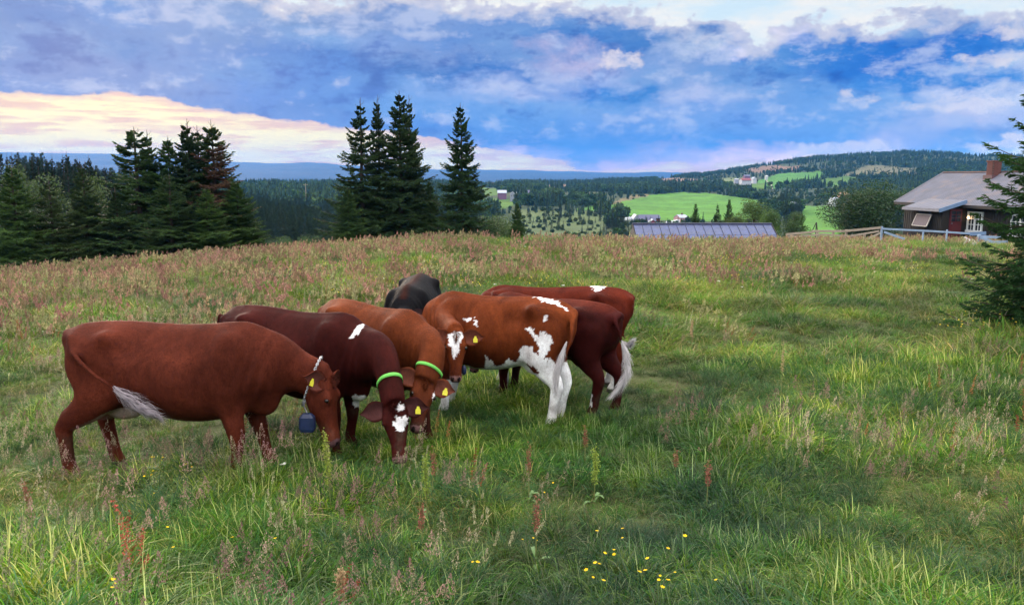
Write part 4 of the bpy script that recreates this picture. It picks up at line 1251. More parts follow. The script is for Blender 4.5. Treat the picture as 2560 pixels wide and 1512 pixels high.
def build_house():
    """dark wooden house: local axes k (along the ridge, towards the viewer), w (down the visible slope), z"""
    root = empty('wooden_house', (33.5, 60.85, 0))
    tag(root, 'dark brown wooden house with ribbed metal roof, brick chimney and a red porch door', 'house')
    e1 = Vector((0.14, -0.99, 0)).normalized(); e2 = Vector((-e1.y * -1, -e1.x, 0)); e2 = Vector((-0.99, -0.14, 0)).normalized()
    W = Matrix(((e1.x, e2.x, 0), (e1.y, e2.y, 0), (0, 0, 1)))

    def L(k, w, z): return W @ Vector((k, w, z))

    def quadbox(mb, k0, k1, w0, w1, z0, z1):
        vs = [L(k, w, z) for z in (z0, z1) for w in (w0, w1) for k in (k0, k1)]
        mb.add(vs, [(0, 2, 3, 1), (4, 5, 7, 6), (0, 1, 5, 4), (2, 6, 7, 3), (0, 4, 6, 2), (1, 3, 7, 5)])
    K1 = 14.0; RZ = 0.37; EZ = -1.86; WE = 3.95

    # main roof: ribbed sheets, each a part with its own ribs
    def roofz(w): return RZ - (RZ - EZ) * w / WE
    sh = 1.07; k = 0.0; i = 0
    while k < K1 - .01:
        V = []; fs = []
        nr = 30; prof = []
        for q in range(nr + 1):
            kk = k + (sh - .004) * q / nr; ph = (q % 6)
            prof.append((kk, 0.028 if ph in (2, 3, 4) else 0.0))
        for w in (0.0, WE * .5, WE):
            for kk, hh in prof: V.append(L(kk, w, roofz(w) + hh + 0.03 + (0.004 if i % 2 else 0)))
        n = len(prof)
        for a in range(2):
            for q in range(n - 1): fs.append((a * n + q, a * n + q + 1, (a + 1) * n + q + 1, (a + 1) * n + q))
        MB().add(V, fs).build('roof_sheet', MAT['metal_roof'], root); k += sh; i += 1
    mb = MB()
    for w0, z0, w1, z1 in ((0, RZ, WE, EZ), (0, RZ, -WE, EZ)):
        mb.prism([L(0, w0, z0), L(K1, w0, z0), L(K1, w1, z1), L(0, w1, z1)], (0, 0, -.12))
    mb.build('roof_deck', MAT['trim'], root)
    MB().bar(L(0.02, WE + .02, EZ - .05), L(K1, WE + .02, EZ - .05), .04, .2).build('fascia', MAT['dark_board'], root)
    MB().bar(L(-.03, 0, RZ - .02), L(-.03, WE, EZ - .02), .05, .22).build('verge_board', MAT['trim'], root)
    MB().bar(L(0, -.02, RZ + .07), L(K1, -.02, RZ + .07), .26, .05).build('ridge_cap', mat_simple('rusty_ridge_cap', (0.25, 0.13, 0.11), .6), root)
    # walls with battens
    mb = MB(); quadbox(mb, .35, K1, -3.3, 3.3, -5.4, -1.75); mb.build('wall', MAT['dark_board'], root)
    mb = MB(); k = .45
    while k < K1:
        if not (7.2 < k < 8.7 or 3.8 < k < 7.2 or 11.0 < k < 13.0): quadbox(mb, k, k + .06, 3.3, 3.325, -5.2, -1.85)
        k += .24
    b = mb.build('wall_batten', MAT['dark_board'], root); b['kind'] = 'stuff'
    # porch
    mb = MB(); quadbox(mb, 3.9, 7.1, 3.3, 5.15, -5.4, -1.98); mb.build('porch_wall', MAT['dark_board'], root)
    mb = MB(); k = 3.92
    while k < 7.08:
        quadbox(mb, k, k + .05, 5.15, 5.18, -5.2, -2.15); k += .17
    b = mb.build('porch_batten', MAT['dark_board'], root); b['kind'] = 'stuff'

    def pz(w): return -1.50 - (w - 3.7) / 1.95 * .58
    k = 3.55; i = 0
    while k < 7.4:
        V = []; fs = []; n = 13
        for w in (3.7, 5.65):
            for q in range(n): V.append(L(k + .96 * q / (n - 1), w, pz(w) + (0.02 if q % 6 == 3 else 0) + .01 + .004 * (i % 2)))
        for q in range(n - 1): fs.append((q, q + 1, n + q + 1, n + q))
        MB().add(V, fs).build('porch_roof_sheet', MAT['metal_roof'], root); k += .965; i += 1
    mb = MB().prism([L(3.5, 3.7, pz(3.7)), L(7.45, 3.7, pz(3.7)), L(7.45, 5.66, pz(5.66)), L(3.5, 5.66, pz(5.66))], (0, 0, -.09)); mb.build('porch_roof_deck', MAT['trim'], root)
    MB().bar(L(7.49, 3.7, pz(3.7) - .08), L(7.49, 5.72, pz(5.72) - .08), .05, .26).build('porch_verge_board', MAT['blue_trim'], root)
    MB().bar(L(3.5, 5.70, pz(5.66) - .09), L(7.45, 5.70, pz(5.66) - .09), .05, .18).build('porch_fascia', MAT['trim'], root)
    # tilted top hung hatch window in the porch
    cz = -2.95; k0, k1 = 4.55, 6.1
    f = MB()
    A = [L(k0, 5.22, cz + .42), L(k1, 5.22, cz + .42), L(k1, 5.55, cz - .38), L(k0, 5.55, cz - .38)]
    for p, q in zip(A, A[1:] + A[:1]): f.bar(p, q, .07, .06)
    wn = f.build('hatch_window', mat_simple('cream_frame', (0.38, 0.36, 0.34), .6), root)
    MB().prism([p + Vector((0, 0, 0)) for p in A], L(0, .01, .01)).build('pane', mat_simple('dusty_pane', (0.09, 0.07, 0.09), .7), wn)

    # door on the porch side that faces the viewer
    dr = MB(); quadbox(dr, 7.1, 7.16, 3.72, 4.62, -4.1, -2.10); d = dr.build('door', MAT['red_door'], root)
    mb = MB()
    for w0 in (3.82, 4.20):
        quadbox(mb, 7.15, 7.175, w0, w0 + .32, -2.95, -2.25)
    mb.build('pane', MAT['glass'], d)
    mb = MB()
    for w0 in (3.80, 4.165, 4.53): quadbox(mb, 7.175, 7.19, w0, w0 + .03, -2.97, -2.22)
    for z0 in (-2.97, -2.73, -2.49, -2.24): quadbox(mb, 7.176, 7.191, 3.80, 4.56, z0, z0 + .03)
    mb.build('glazing_bar', MAT['red_door'], d)
    mb = MB(); quadbox(mb, 7.16, 7.18, 3.85, 4.5, -3.95, -3.15); mb.build('door_panel', MAT['red_door'], d)
    mb = MB(); quadbox(mb, 7.16, 7.24, 4.44, 4.5, -3.12, -3.02); mb.build('handle', MAT['tin'], d)
    # lamp
    lm = MB(); quadbox(lm, 7.45, 7.55, 3.3, 3.42, -2.62, -2.52); l = lm.build('wall_lamp', MAT['tin'], root)
    q = L(7.5, 3.5, -2.66)
    bm = bmesh.new(); bmesh.ops.create_uvsphere(bm, u_segments=10, v_segments=8, radius=.085, matrix=Matrix.Translation(q)); me = bpy.data.meshes.new('bulb'); bm.to_mesh(me); me.materials.append(MAT['bulb']); link('bulb', me, l)

    # white windows with six panes per casement
    def window(k0, k1, z0, z1):
        w = MB(); t = .11
        quadbox(w, k0 - t, k0, 3.28, 3.40, z0 - t, z1 + t); quadbox(w, k1, k1 + t, 3.28, 3.40, z0 - t, z1 + t)
        quadbox(w, k0, k1, 3.28, 3.40, z1, z1 + t); quadbox(w, k0 - t - .04, k1 + t + .04, 3.28, 3.44, z0 - t - .05, z0)
        km = (k0 + k1) / 2; quadbox(w, km - .07, km + .07, 3.28, 3.39, z0, z1)
        for kc in ((k0 + km - .07) / 2, (k1 + km + .07) / 2): quadbox(w, kc - .02, kc + .02, 3.28, 3.372, z0, z1)
        for j in (1, 2): z = z0 + (z1 - z0) * j / 3; quadbox(w, k0, k1, 3.28, 3.370, z - .02, z + .02)
        o = w.build('window', MAT['white'], root)
        for a, b_ in ((k0, km - .07), (km + .07, k1)):
            p = MB(); quadbox(p, a + .01, b_ - .01, 3.27, 3.335, z0 + .01, z1 - .01); p.build('pane', MAT['glass'], o)
    window(7.35, 8.55, -3.5, -2.36); window(11.2, 12.6, -3.5, -2.36)
    # chimney of bricks
    cw = 0.30; ck, cwz = 5.4, .15
    ch = MB(); quadbox(ch, ck + .02, ck + 2 * cw - .02, cwz + .02, cwz + 2 * cw - .02, -.3, 1.15); c = ch.build('chimney', mat_simple('mortar', (.22, .19, .18), .9), root)
    brick_me = {}
    z = -.2; r = 0
    while z < 1.08:
        for side in range(2):
            nb = 3
            for q in range(nb):
                off = (.11 if r % 2 else 0)
                a = q * .22 - off
                lo, hi = max(0, a), min(.60, a + .21)
                if hi - lo < .05: continue
                b_ = MB()
                if side == 0: quadbox(b_, ck + lo, ck + hi, cwz + .58, cwz + .62 + .006 * ((q * 7 + r * 3) % 3), z, z + .068)
                else: quadbox(b_, ck + .58, ck + .62 + .006 * ((q * 5 + r) % 3), cwz + lo, cwz + hi, z, z + .068)
                b_.build('brick', MAT['brick'], c)
        z += .08; r += 1
    cp = MB(); quadbox(cp, ck - .05, ck + .66, cwz - .05, cwz + .66, 1.12, 1.20); cp.build('chimney_cap', MAT['brick'], c)
    fl = MB(); quadbox(fl, ck - .12, ck + .74, cwz - .1, cwz + .76, -.42, .20); fl.build('chimney_flashing', mat_simple('lead', (.10, .05, .06), .6), root)


def build_shed():
    y = 57.5; zr = -3.39
    x0 = pix(1583, 560, y).x; x1 = pix(1927, 560, y).x
    root = empty('metal_roofed_shed', (x0, y, 0))
    tag(root, 'long low shed behind the crest, only its blue grey panelled roof showing', 'shed')
    Lx = x1 - x0; nP = 16; pw = Lx / nP; run = 2.7; dz = 1.35
    for r in range(2):
        a0, a1 = (0.0, .52) if r == 0 else (.50, 1.0)
        for i in range(nP):
            V = []; fs = []; n = 13; lift = 0.02 if r == 0 else 0.0
            for t in (a0, a1):
                for q in range(n):
                    xx = i * pw + (pw - .006) * q / (n - 1)
                    V.append((xx, -run * t, zr - dz * t + lift + (0.022 if q % 2 else 0) + (.05 if q in (0,) else 0)))
            for q in range(n - 1): fs.append((q, q + 1, n + q + 1, n + q))
            # folded lower lip so that the sheet has an edge
            for q in range(n): v = V[n + q]; V.append((v[0], v[1] - .003, v[2] - .03))
            for q in range(n - 1): fs.append((n + q, n + q + 1, 2 * n + q + 1, 2 * n + q))
            MB().add(V, fs).build('roof_panel', MAT['shed_roof'], root)
    MB().bar((-.05, 0, zr + .06), (Lx + .05, 0, zr + .06), .3, .07).build('ridge_cap', MAT['slate'], root)
    MB().prism([(0, 0, zr - .05), (0, -run, zr - dz - .05), (0, run, zr - dz - .05)], (Lx, 0, 0)).build('roof_frame', MAT['dark_board'], root)
    MB().box(.2, Lx - .2, -run + .4, run - .4, zr - dz - 2.2, zr - dz + .15).build('wall', MAT['old_wood'], root)
    for xx in (-.08, Lx + .03):
        MB().bar((xx, 0, zr + .03), (xx, -run - .05, zr - dz + .0), .05, .10).build('verge_board', MAT['dark_board'], root)


def build_fence():
    g = random.Random(4)
    root = empty('wooden_fence', gp(2090, 46)); tag(root, 'weathered brown rail fence running left from the pale fence post', 'fence')
    R = Matrix.Translation(-root.location)

    def post(par, px, yt, Y, w=.13, mat='old_wood', nm='post'):
        p = pix(px, yt, Y); z = Hs(p.x, p.y) - .3
        MB().bar(R @ Vector((p.x, p.y, z)), R @ Vector((p.x, p.y, p.z)), w, w).build(nm, MAT[mat], par); return p

    def rail(par, a, b, w=.05, h=.14, mat='old_wood', nm='rail'):
        a = pix(*a); b = pix(*b); MB().bar(R @ a, R @ b, w, h).build(nm, MAT[mat], par)
    rail(root, (1965, 586, 46), (2035, 580, 46.3), .05, .12)
    rail(root, (2030, 578, 46.35), (2116, 578, 46.3), .05, .13)
    rail(root, (2110, 578, 46.25), (2205, 569, 46.0), .05, .13)
    rail(root, (1970, 592, 45.95), (2060, 586, 46.2), .05, .1); rail(root, (2055, 586, 46.1), (2116, 590, 46), .05, .1)
    rail(root, (2116, 592, 45.8), (2198, 578, 45.9), .05, .10, nm='brace'); rail(root, (2150, 606, 45.7), (2200, 583, 45.8), .05, .1, nm='brace')
    for px, yt in ((1978, 586), (2044, 577), (2083, 580), (2116, 574), (2162, 584)): post(root, px, yt, 46.4, .11)
    root = empty('painted_fence', gp(2205, 46)); R = Matrix.Translation(-root.location)
    tag(root, 'pale blue painted rail fence between the meadow and the wooden house', 'fence')
    post(root, 2205, 566, 46.0, .10, 'pale_wood')
    rail(root, (2205, 572, 45.9), (2330, 578, 45.4), .04, .10, 'pale_wood'); rail(root, (2330, 578, 45.4), (2425, 584, 44.2), .04, .10, 'pale_wood')
    rail(root, (2425, 585, 44.2), (2465, 583, 43.5), .05, .2, 'blue_trim'); post(root, 2368, 574, 45.3, .07, 'pale_wood')
    post(root, 2308, 580, 45.5, .07, 'pale_wood'); rail(root, (2210, 580, 45.8), (2262, 598, 45.2), .05, .12, 'pale_wood', 'brace')
    post(root, 2448, 586, 42.5, .14, 'pale_wood'); rail(root, (2450, 592, 42.4), (2520, 594, 41.5), .05, .14, 'pale_wood')
    rail(root, (2452, 594, 42.3), (2500, 612, 41.8), .05, .14, 'pale_wood', 'brace'); rail(root, (2450, 606, 42.35), (2520, 604, 41.6), .05, .12, 'pale_wood')
    # hay rack of three poles
    b = gp(2040, 52); root = empty('pole_tripod', b); tag(root, 'dark tripod of thin poles standing behind the brown fence', 'tripod')
    t = pix(2041, 558, 52) - b
    for dx, dy in ((-.42, .1), (.45, .15), (0.02, -.35)):
        MB().tube([(dx * 1.2, dy * 1.2, -.2), (t.x + dx * .02, t.y, t.z + .05)], [.035, .028], 7).build('pole', MAT['dark_board'], root)
    MB().bar((-.32, .05, t.z * .45), (.34, .08, t.z * .45), .04).build('crossbar', MAT['dark_board'], root)
    # stack of grey pallets or boards left of the painted fence's end is hidden in the grass: left out


def farm(px0, px1, ye, yr, yb, Y, name, label, wall, roof, cat='house', yaw=0.0, depth=6.0, wins=3, ridge='x', group=None, chim=False, base=None):
    """gabled building: px0-px1 its front, eave row ye, ridge row yr, ground row yb, at depth Y"""
    a = pix(px0, yb, Y); b = pix(px1, yb, Y); w = (b - a).length
    ze = pix(px0, ye, Y).z; zr = pix(px0, yr, Y).z; zb = a.z
    root = empty(name, (a.x, a.y, zb), yaw); tag(root, label, cat, group)
    he, hr = ze - zb, zr - zb
    ov = w * .03
    MB().box(0, w, 0, depth, -3.5, he).build('wall', MAT[wall], root)
    if ridge == 'x':
        g = MB().prism([(0, 0, he), (0, depth, he), (0, depth / 2, hr - .1)], (w, 0, 0)); g.build('gable', MAT[wall], root)
        MB().prism([(-ov, -ov - .2, he - .05), (w + ov, -ov - .2, he - .05), (w + ov, depth / 2, hr), (-ov, depth / 2, hr)], (0, 0, .15)).build('roof', MAT[roof], root)
        MB().prism([(-ov, depth + ov, he - .05), (w + ov, depth + ov, he - .05), (w + ov, depth / 2, hr), (-ov, depth / 2, hr)], (0, 0, .15)).build('roof', MAT[roof], root)
    else:
        g = MB().prism([(0, 0, he), (w, 0, he), (w / 2, 0, hr - .1)], (0, depth, 0)); g.build('gable', MAT[wall], root)
        for s in (0, 1):
            x_ = -ov if s == 0 else w + ov
            MB().prism([(x_, -.3, he - .1), (w / 2, -.3, hr), (w / 2, depth + .3, hr), (x_, depth + .3, he - .1)], (0, 0, .15)).build('roof', MAT[roof], root)
    hw = min(1.1, he * .32)
    for i in range(wins):
        xc = w * (i + .5) / wins
        f = MB().box(xc - .5, xc + .5, -.06, .05, he * .38, he * .38 + hw).build('window', MAT['white'], root)
        MB().box(xc - .4, xc + .4, -.09, -.05, he * .38 + .1, he * .38 + hw - .1).build('pane', MAT['glass'], f)
    if chim: MB().box(w * .55, w * .55 + .7, depth / 2 - .3, depth / 2 + .4, hr - .5, hr + 1.0).build('chimney', MAT['brick'], root)
    return root


def build_farms():
    # middle farm just above the shed roof
    farm(1583, 1599, 548, 537, 562, 430, 'silo_barn', 'grey gable ended barn at the left of the middle farm', 'grey_wall', 'pale_roof', 'barn', depth=10, wins=1, ridge='y')
    farm(1598, 1612, 548, 538, 556, 436, 'farm_house', 'barn part with dark blue roof beside the grey gable in the middle farm', 'dark_wall', 'slate', 'barn', depth=9, wins=0)
    farm(1600, 1640, 553, 546, 558, 425, 'low_barn', 'low red barn with bluish roof in front in the middle farm', 'red_barn', 'slate', 'barn', depth=5, wins=2)
    farm(1612, 1650, 546, 538, 556, 442, 'red_barn', 'long barn with slate blue roof at the back of the middle farm', 'red_barn', 'slate', 'barn', depth=8, wins=0)
    farm(1624, 1641, 556, 549, 564, 418, 'gabled_house', 'small red house with white verge boards at the front of the middle farm', 'red_barn', 'white_wall', 'house', depth=6, wins=1, ridge='y')
    farm(1700, 1722, 545, 538, 556, 430, 'pink_house', 'pinkish house with pale metal roof right of the middle farm', 'pink_wall', 'pale_roof', 'house', yaw=0.25, depth=8, wins=3, chim=True)
    # upper left farm
    farm(1244, 1266, 483, 476, 490, 680, 'long_barn', 'purplish barn with white roof at the left end of the upper left farm', 'purple_wall', 'pale_roof', 'barn', depth=10, wins=0)
    farm(1275, 1288, 485, 480, 496, 650, 'grey_house', 'grey gable fronted house in the middle of the upper left farm', 'grey_wall', 'white_wall', 'house', depth=8, wins=2, ridge='y')
    farm(1285, 1300, 485, 481, 491, 665, 'white_house', 'low white roofed building right of the grey gable in the upper left farm', 'white_wall', 'pale_roof', 'house', depth=7, wins=2)
    farm(1300, 1325, 483, 476, 492, 670, 'blue_barn', 'dark blue barn at the right of the upper left farm', 'dark_wall', 'slate', 'barn', depth=10, wins=1)
    farm(1340, 1353, 491, 488, 494, 668, 'white_shed', 'small long white shed standing apart right of the upper left farm', 'white_wall', 'white_wall', 'shed', depth=4, wins=0)
    # farm high on the right hillside
    farm(1855, 1878, 451, 446, 455, 930, 'white_barn', 'long white barn with dark red roof on the hillside', 'white_wall', 'red_barn', 'barn', depth=12, wins=4)
    farm(1883, 1892, 447, 443, 452, 945, 'white_house', 'white house at the right end of the hillside farm', 'white_wall', 'pale_roof', 'house', depth=9, wins=2, ridge='y')
    farm(1862, 1876, 441, 437, 446, 975, 'dark_barn', 'dark roofed barn behind the long white barn on the hillside', 'purple_wall', 'slate', 'barn', depth=9, wins=0)
    farm(1838, 1847, 449, 447, 452, 950, 'pale_shed', 'small pale shed at the left of the hillside farm', 'grey_wall', 'pale_roof', 'shed', depth=6, wins=0)
    farm(1915, 1920, 441, 439, 443, 1000, 'white_hut', 'tiny white hut at the edge of the upper hillside field', 'white_wall', 'white_wall', 'hut', depth=5, wins=0)
    farm(1982, 1997, 512, 506, 519, 470, 'blue_house', 'dark blue house with white gable trim among trees left of the round tree', 'dark_wall', 'white_wall', 'house', depth=8, wins=2, ridge='y')
    farm(1955, 1976, 512, 507, 518, 480, 'slate_barn', 'blue roofed barn left of the dark blue house', 'dark_wall', 'slate', 'barn', depth=9, wins=0)
    farm(2083, 2100, 498, 494, 504, 560, 'white_house', 'white house just left of the large round tree', 'white_wall', 'pale_roof', 'house', depth=8, wins=3)
    farm(2104, 2120, 489, 481, 498, 600, 'tan_house', 'tan house peeking over the left shoulder of the large round tree', 'tan_wall', 'tan_wall', 'house', depth=8, wins=1)
    # wrapped bales
    bale = None
    BL = ['white wrapped bale, first from the left in the row right of the red barn', 'white wrapped bale, second from the left in the row right of the red barn', 'white wrapped bale lowest in the row right of the red barn', 'white wrapped bale fourth from the left in the row right of the red barn', 'white wrapped bale at the right end of the row beside the pinkish house', 'outermost white wrapped bale left of the grey gabled barn', 'white wrapped bale touching the left side of the grey gabled barn']
    g = random.Random(2)
    for i, (px, y, Y) in enumerate([(1670, 560, 405), (1676, 558, 408), (1682, 560, 404), (1688, 557, 409), (1694, 556, 410), (1567, 550, 435), (1575, 549, 437)]):
        p = pix(px, y, Y)
        if bale is None:
            bm = bmesh.new(); bmesh.ops.create_cone(bm, cap_ends=True, segments=18, radius1=.75, radius2=.75, depth=1.25)
            bmesh.ops.bevel(bm, geom=[e for e in bm.edges if e.calc_face_angle(0) > .8], offset=.12, segments=2, affect='EDGES')
            bale = bpy.data.meshes.new('wrapped_bale'); bm.to_mesh(bale); bale.materials.append(MAT['white'])
        o = link('wrapped_bale', bale); o.location = (p.x, p.y, p.z + .6); o.scale = (1.5, 1.5, 1.25); o.rotation_euler = (0, 0, g.random() * 3)
        tag(o, BL[i], 'bale', 'white silage bales by the middle farm')
    # gravel track on the hillside
    pts = [(1916, 452), (1921, 458), (1928, 463), (1930, 469), (1931, 474)]
    V = []
    for px, y in pts:
        for dx in (-1.3, 1.3):
            # march to the ground
            d = ray(px + dx, y); lo = None
            for Y in np.geomspace(500, 2000, 240):
                q = d * Y / d[1]
                if q[2] < Hs(q[0], q[1]): lo = Y; break
            Y = lo or 1000.0; x_ = d[0] * Y / d[1]; V.append((x_, Y, Hs(x_, Y) + .35))
    tr = MB().add(V, [(2 * i, 2 * i + 1, 2 * i + 3, 2 * i + 2) for i in range(len(pts) - 1)]).build('gravel_track', mat_simple('gravel', (.24, .21, .19), .9))
    tag(tr, 'pale gravel track climbing to the hillside farm', kind='structure')
    # power line pole in the left woods
    b = pix(764, 470, 520); gz = Hs(b.x, b.y); root = empty('power_pole', (b.x, b.y, gz)); tag(root, 'thin pale power pole standing in the woods left of the middle clump', 'pole')
    t = pix(764, 459, 520).z - gz
    MB().tube([(0, 0, 0), (0, 0, t)], [.22, .16], 8).build('pole', MAT['old_wood'], root); MB().bar((-1.6, 0, t - .8), (1.6, 0, t - .8), .2).build('crossarm', MAT['old_wood'], root)


mats()
build_house()
build_shed()
build_fence()
build_farms()

# ------------------------------------------------------------------ cattle
def cow_coat_mat():
    m, nt, b = new_mat('cow_coat')
    at = N(nt, 'ShaderNodeAttribute', attribute_name='Col')
    tc = N(nt, 'ShaderNodeTexCoord')
    mp = N(nt, 'ShaderNodeMapping'); nt.links.new(tc.outputs['Object'], mp.inputs[0]); mp.inputs['Scale'].default_value = (1, 1, .45)
    n1 = NOISE(nt, tc.outputs['Object'], 3.2, 5, 0.6, 0.6); n2 = NOISE(nt, mp.outputs[0], 95, 4, 0.7); n3 = NOISE(nt, mp.outputs[0], 26, 4, 0.6)
    c = MIX(nt, 1.0, at.outputs['Color'], MIX(nt, MR(nt, n1, 0.32, 0.68), (.56, .52, .52, 1), (1.36, 1.40, 1.40, 1)), 'MULTIPLY')
    c = MIX(nt, 1.0, c, MIX(nt, MR(nt, n2, 0.3, 0.7), (.78, .76, .76, 1), (1.22, 1.24, 1.25, 1)), 'MULTIPLY')
    c = MIX(nt, 1.0, c, MIX(nt, MR(nt, n3, 0.3, 0.7), (.86, .86, .86, 1), (1.14, 1.14, 1.14, 1)), 'MULTIPLY')
    nt.links.new(c, b.inputs['Base Color'])
    b.inputs['Roughness'].default_value = .72
    b.inputs['Specular IOR Level'].default_value = .06
    b.inputs['Sheen Weight'].default_value = 0
    b.inputs['Sheen Roughness'].default_value = .4
    nt.links.new(MIX(nt, .5, at.outputs['Color'], (1, .8, .65, 1)), b.inputs['Sheen Tint'])
    bp = N(nt, 'ShaderNodeBump'); bp.inputs['Strength'].default_value = .35; bp.inputs['Distance'].default_value = .006
    nt.links.new(n2, bp.inputs['Height']); nt.links.new(bp.outputs[0], b.inputs['Normal'])
    return m


def hair_mat():
    m = bpy.data.materials.new('coat_hair'); m.use_nodes = True; nt = m.node_tree; nt.nodes.clear()
    at = N(nt, 'ShaderNodeAttribute', attribute_name='Col')
    b = N(nt, 'ShaderNodeBsdfPrincipled'); nt.links.new(at.outputs['Color'], b.inputs['Base Color']); b.inputs['Roughness'].default_value = .5
    b.inputs['Specular IOR Level'].default_value = .1
    t = N(nt, 'ShaderNodeBsdfTranslucent'); nt.links.new(at.outputs['Color'], t.inputs[0])
    mx = N(nt, 'ShaderNodeMixShader'); mx.inputs[0].default_value = .45
    nt.links.new(b.outputs[0], mx.inputs[1]); nt.links.new(t.outputs[0], mx.inputs[2])
    o = N(nt, 'ShaderNodeOutputMaterial'); nt.links.new(mx.outputs[0], o.inputs[0]); return m


MAT['coat'] = cow_coat_mat(); MAT['hair'] = hair_mat()
m_, nt_, b_ = new_mat('wet_eye'); b_.inputs['Base Color'].default_value = (.012, .008, .006, 1); b_.inputs['Roughness'].default_value = .08; MAT['eye'] = m_
MAT['tag'] = mat_simple('yellow_tag_plastic', (.72, .66, .05), .5, .08, 30)
MAT['collar'] = mat_simple('lime_green_webbing', (.12, .46, .07), .7, .15, 60, .3, 200)
MAT['chain'] = mat_simple('steel_chain', (.42, .44, .48), .35, .2, 20, metal=.9)
MAT['bell'] = mat_simple('dark_blue_bell_box', (.004, .013, .055), .5, .3, 14)
MAT['horn'] = mat_simple('horn', (.30, .26, .20), .4, .2, 8)


def v3(*a): return np.array(a, float)


def ring(c, ex, ez, rx, ru, rd, n=20, sq=2.2):
    """superelliptic ring: half width rx along ex, half heights ru above and rd below along ez"""
    t = np.arange(n) * 2 * np.pi / n; ct, st = np.cos(t), np.sin(t)
    x = np.sign(ct) * np.abs(ct) ** (2 / sq) * rx; z = np.sign(st) * np.abs(st) ** (2 / sq) * np.where(st > 0, ru, rd)
    return c + x[:, None] * ex + z[:, None] * ez


def loft(rings):
    n = len(rings[0]); V = np.vstack(rings); fs = [tuple(f) for f in grid_faces(len(rings), n, True)]
    c0 = len(V); V = np.vstack([V, rings[0].mean(0), rings[-1].mean(0)]); b = (len(rings) - 1) * n
    for k in range(n):
        fs.append(((k + 1) % n, k, c0)); fs.append((b + k, b + (k + 1) % n, c0 + 1))
    return V, fs


def limb(pts, rx, rz=None, n=14, side=v3(0, 1, 0)):
    """tapering limb through pts; rx half width across, rz half depth"""
    rz = rz or rx; R = []
    P = [np.array(p, float) for p in pts]
    for i, p in enumerate(P):
        d = P[min(i + 1, len(P) - 1)] - P[max(i - 1, 0)]; d /= np.linalg.norm(d)
        a = side - d * np.dot(side, d); a /= np.linalg.norm(a); b = np.cross(a, d)
        R.append(ring(p, a, b, rx[i], rz[i], rz[i], n, 2.0))
    return loft(R)


def spline(P, k=5):
    """Catmull-Rom through rows of P"""
    P = np.asarray(P, float); out = []
    Q = np.vstack([2 * P[0] - P[1], P, 2 * P[-1] - P[-2]])
    for i in range(1, len(Q) - 2):
        for t in np.linspace(0, 1, k, endpoint=False):
            a, b, c, d = Q[i - 1], Q[i], Q[i + 1], Q[i + 2]
            out.append(.5 * ((2 * b) + (-a + c) * t + (2 * a - 5 * b + 4 * c - d) * t * t + (-a + 3 * b - 3 * c + d) * t ** 3))
    out.append(P[-1]); return np.array(out)


def ell(c, r, R=None, n=12):
    V = []; fs = []
    for i in range(n + 1):
        ph = math.pi * i / n
        for k in range(2 * n):
            th = math.pi * k / n
            V.append((math.sin(ph) * math.cos(th) * r[0], math.sin(ph) * math.sin(th) * r[1], math.cos(ph) * r[2]))
    V = np.array(V)
    if R is not None: V = V @ np.array(R).T
    return V + np.array(c), [tuple(f) for f in grid_faces(n + 1, 2 * n, True)]


TRUNK = [  # x, top z, bottom z, half width, squareness
    (-0.86, 1.17, 1.00, .05, 2.0), (-0.83, 1.25, .92, .11, 2.0), (-0.76, 1.295, .80, .185, 2.1), (-0.64, 1.315, .72, .235, 2.2),
    (-0.48, 1.325, .68, .265, 2.3), (-0.30, 1.325, .63, .285, 2.3), (-0.08, 1.31, .565, .315, 2.25), (0.14, 1.30, .53, .335, 2.2),
    (0.34, 1.305, .525, .325, 2.2), (0.52, 1.325, .55, .285, 2.15), (0.66, 1.335, .58, .235, 2.1), (0.78, 1.30, .63, .19, 2.0), (0.88, 1.22, .70, .13, 2.0)]


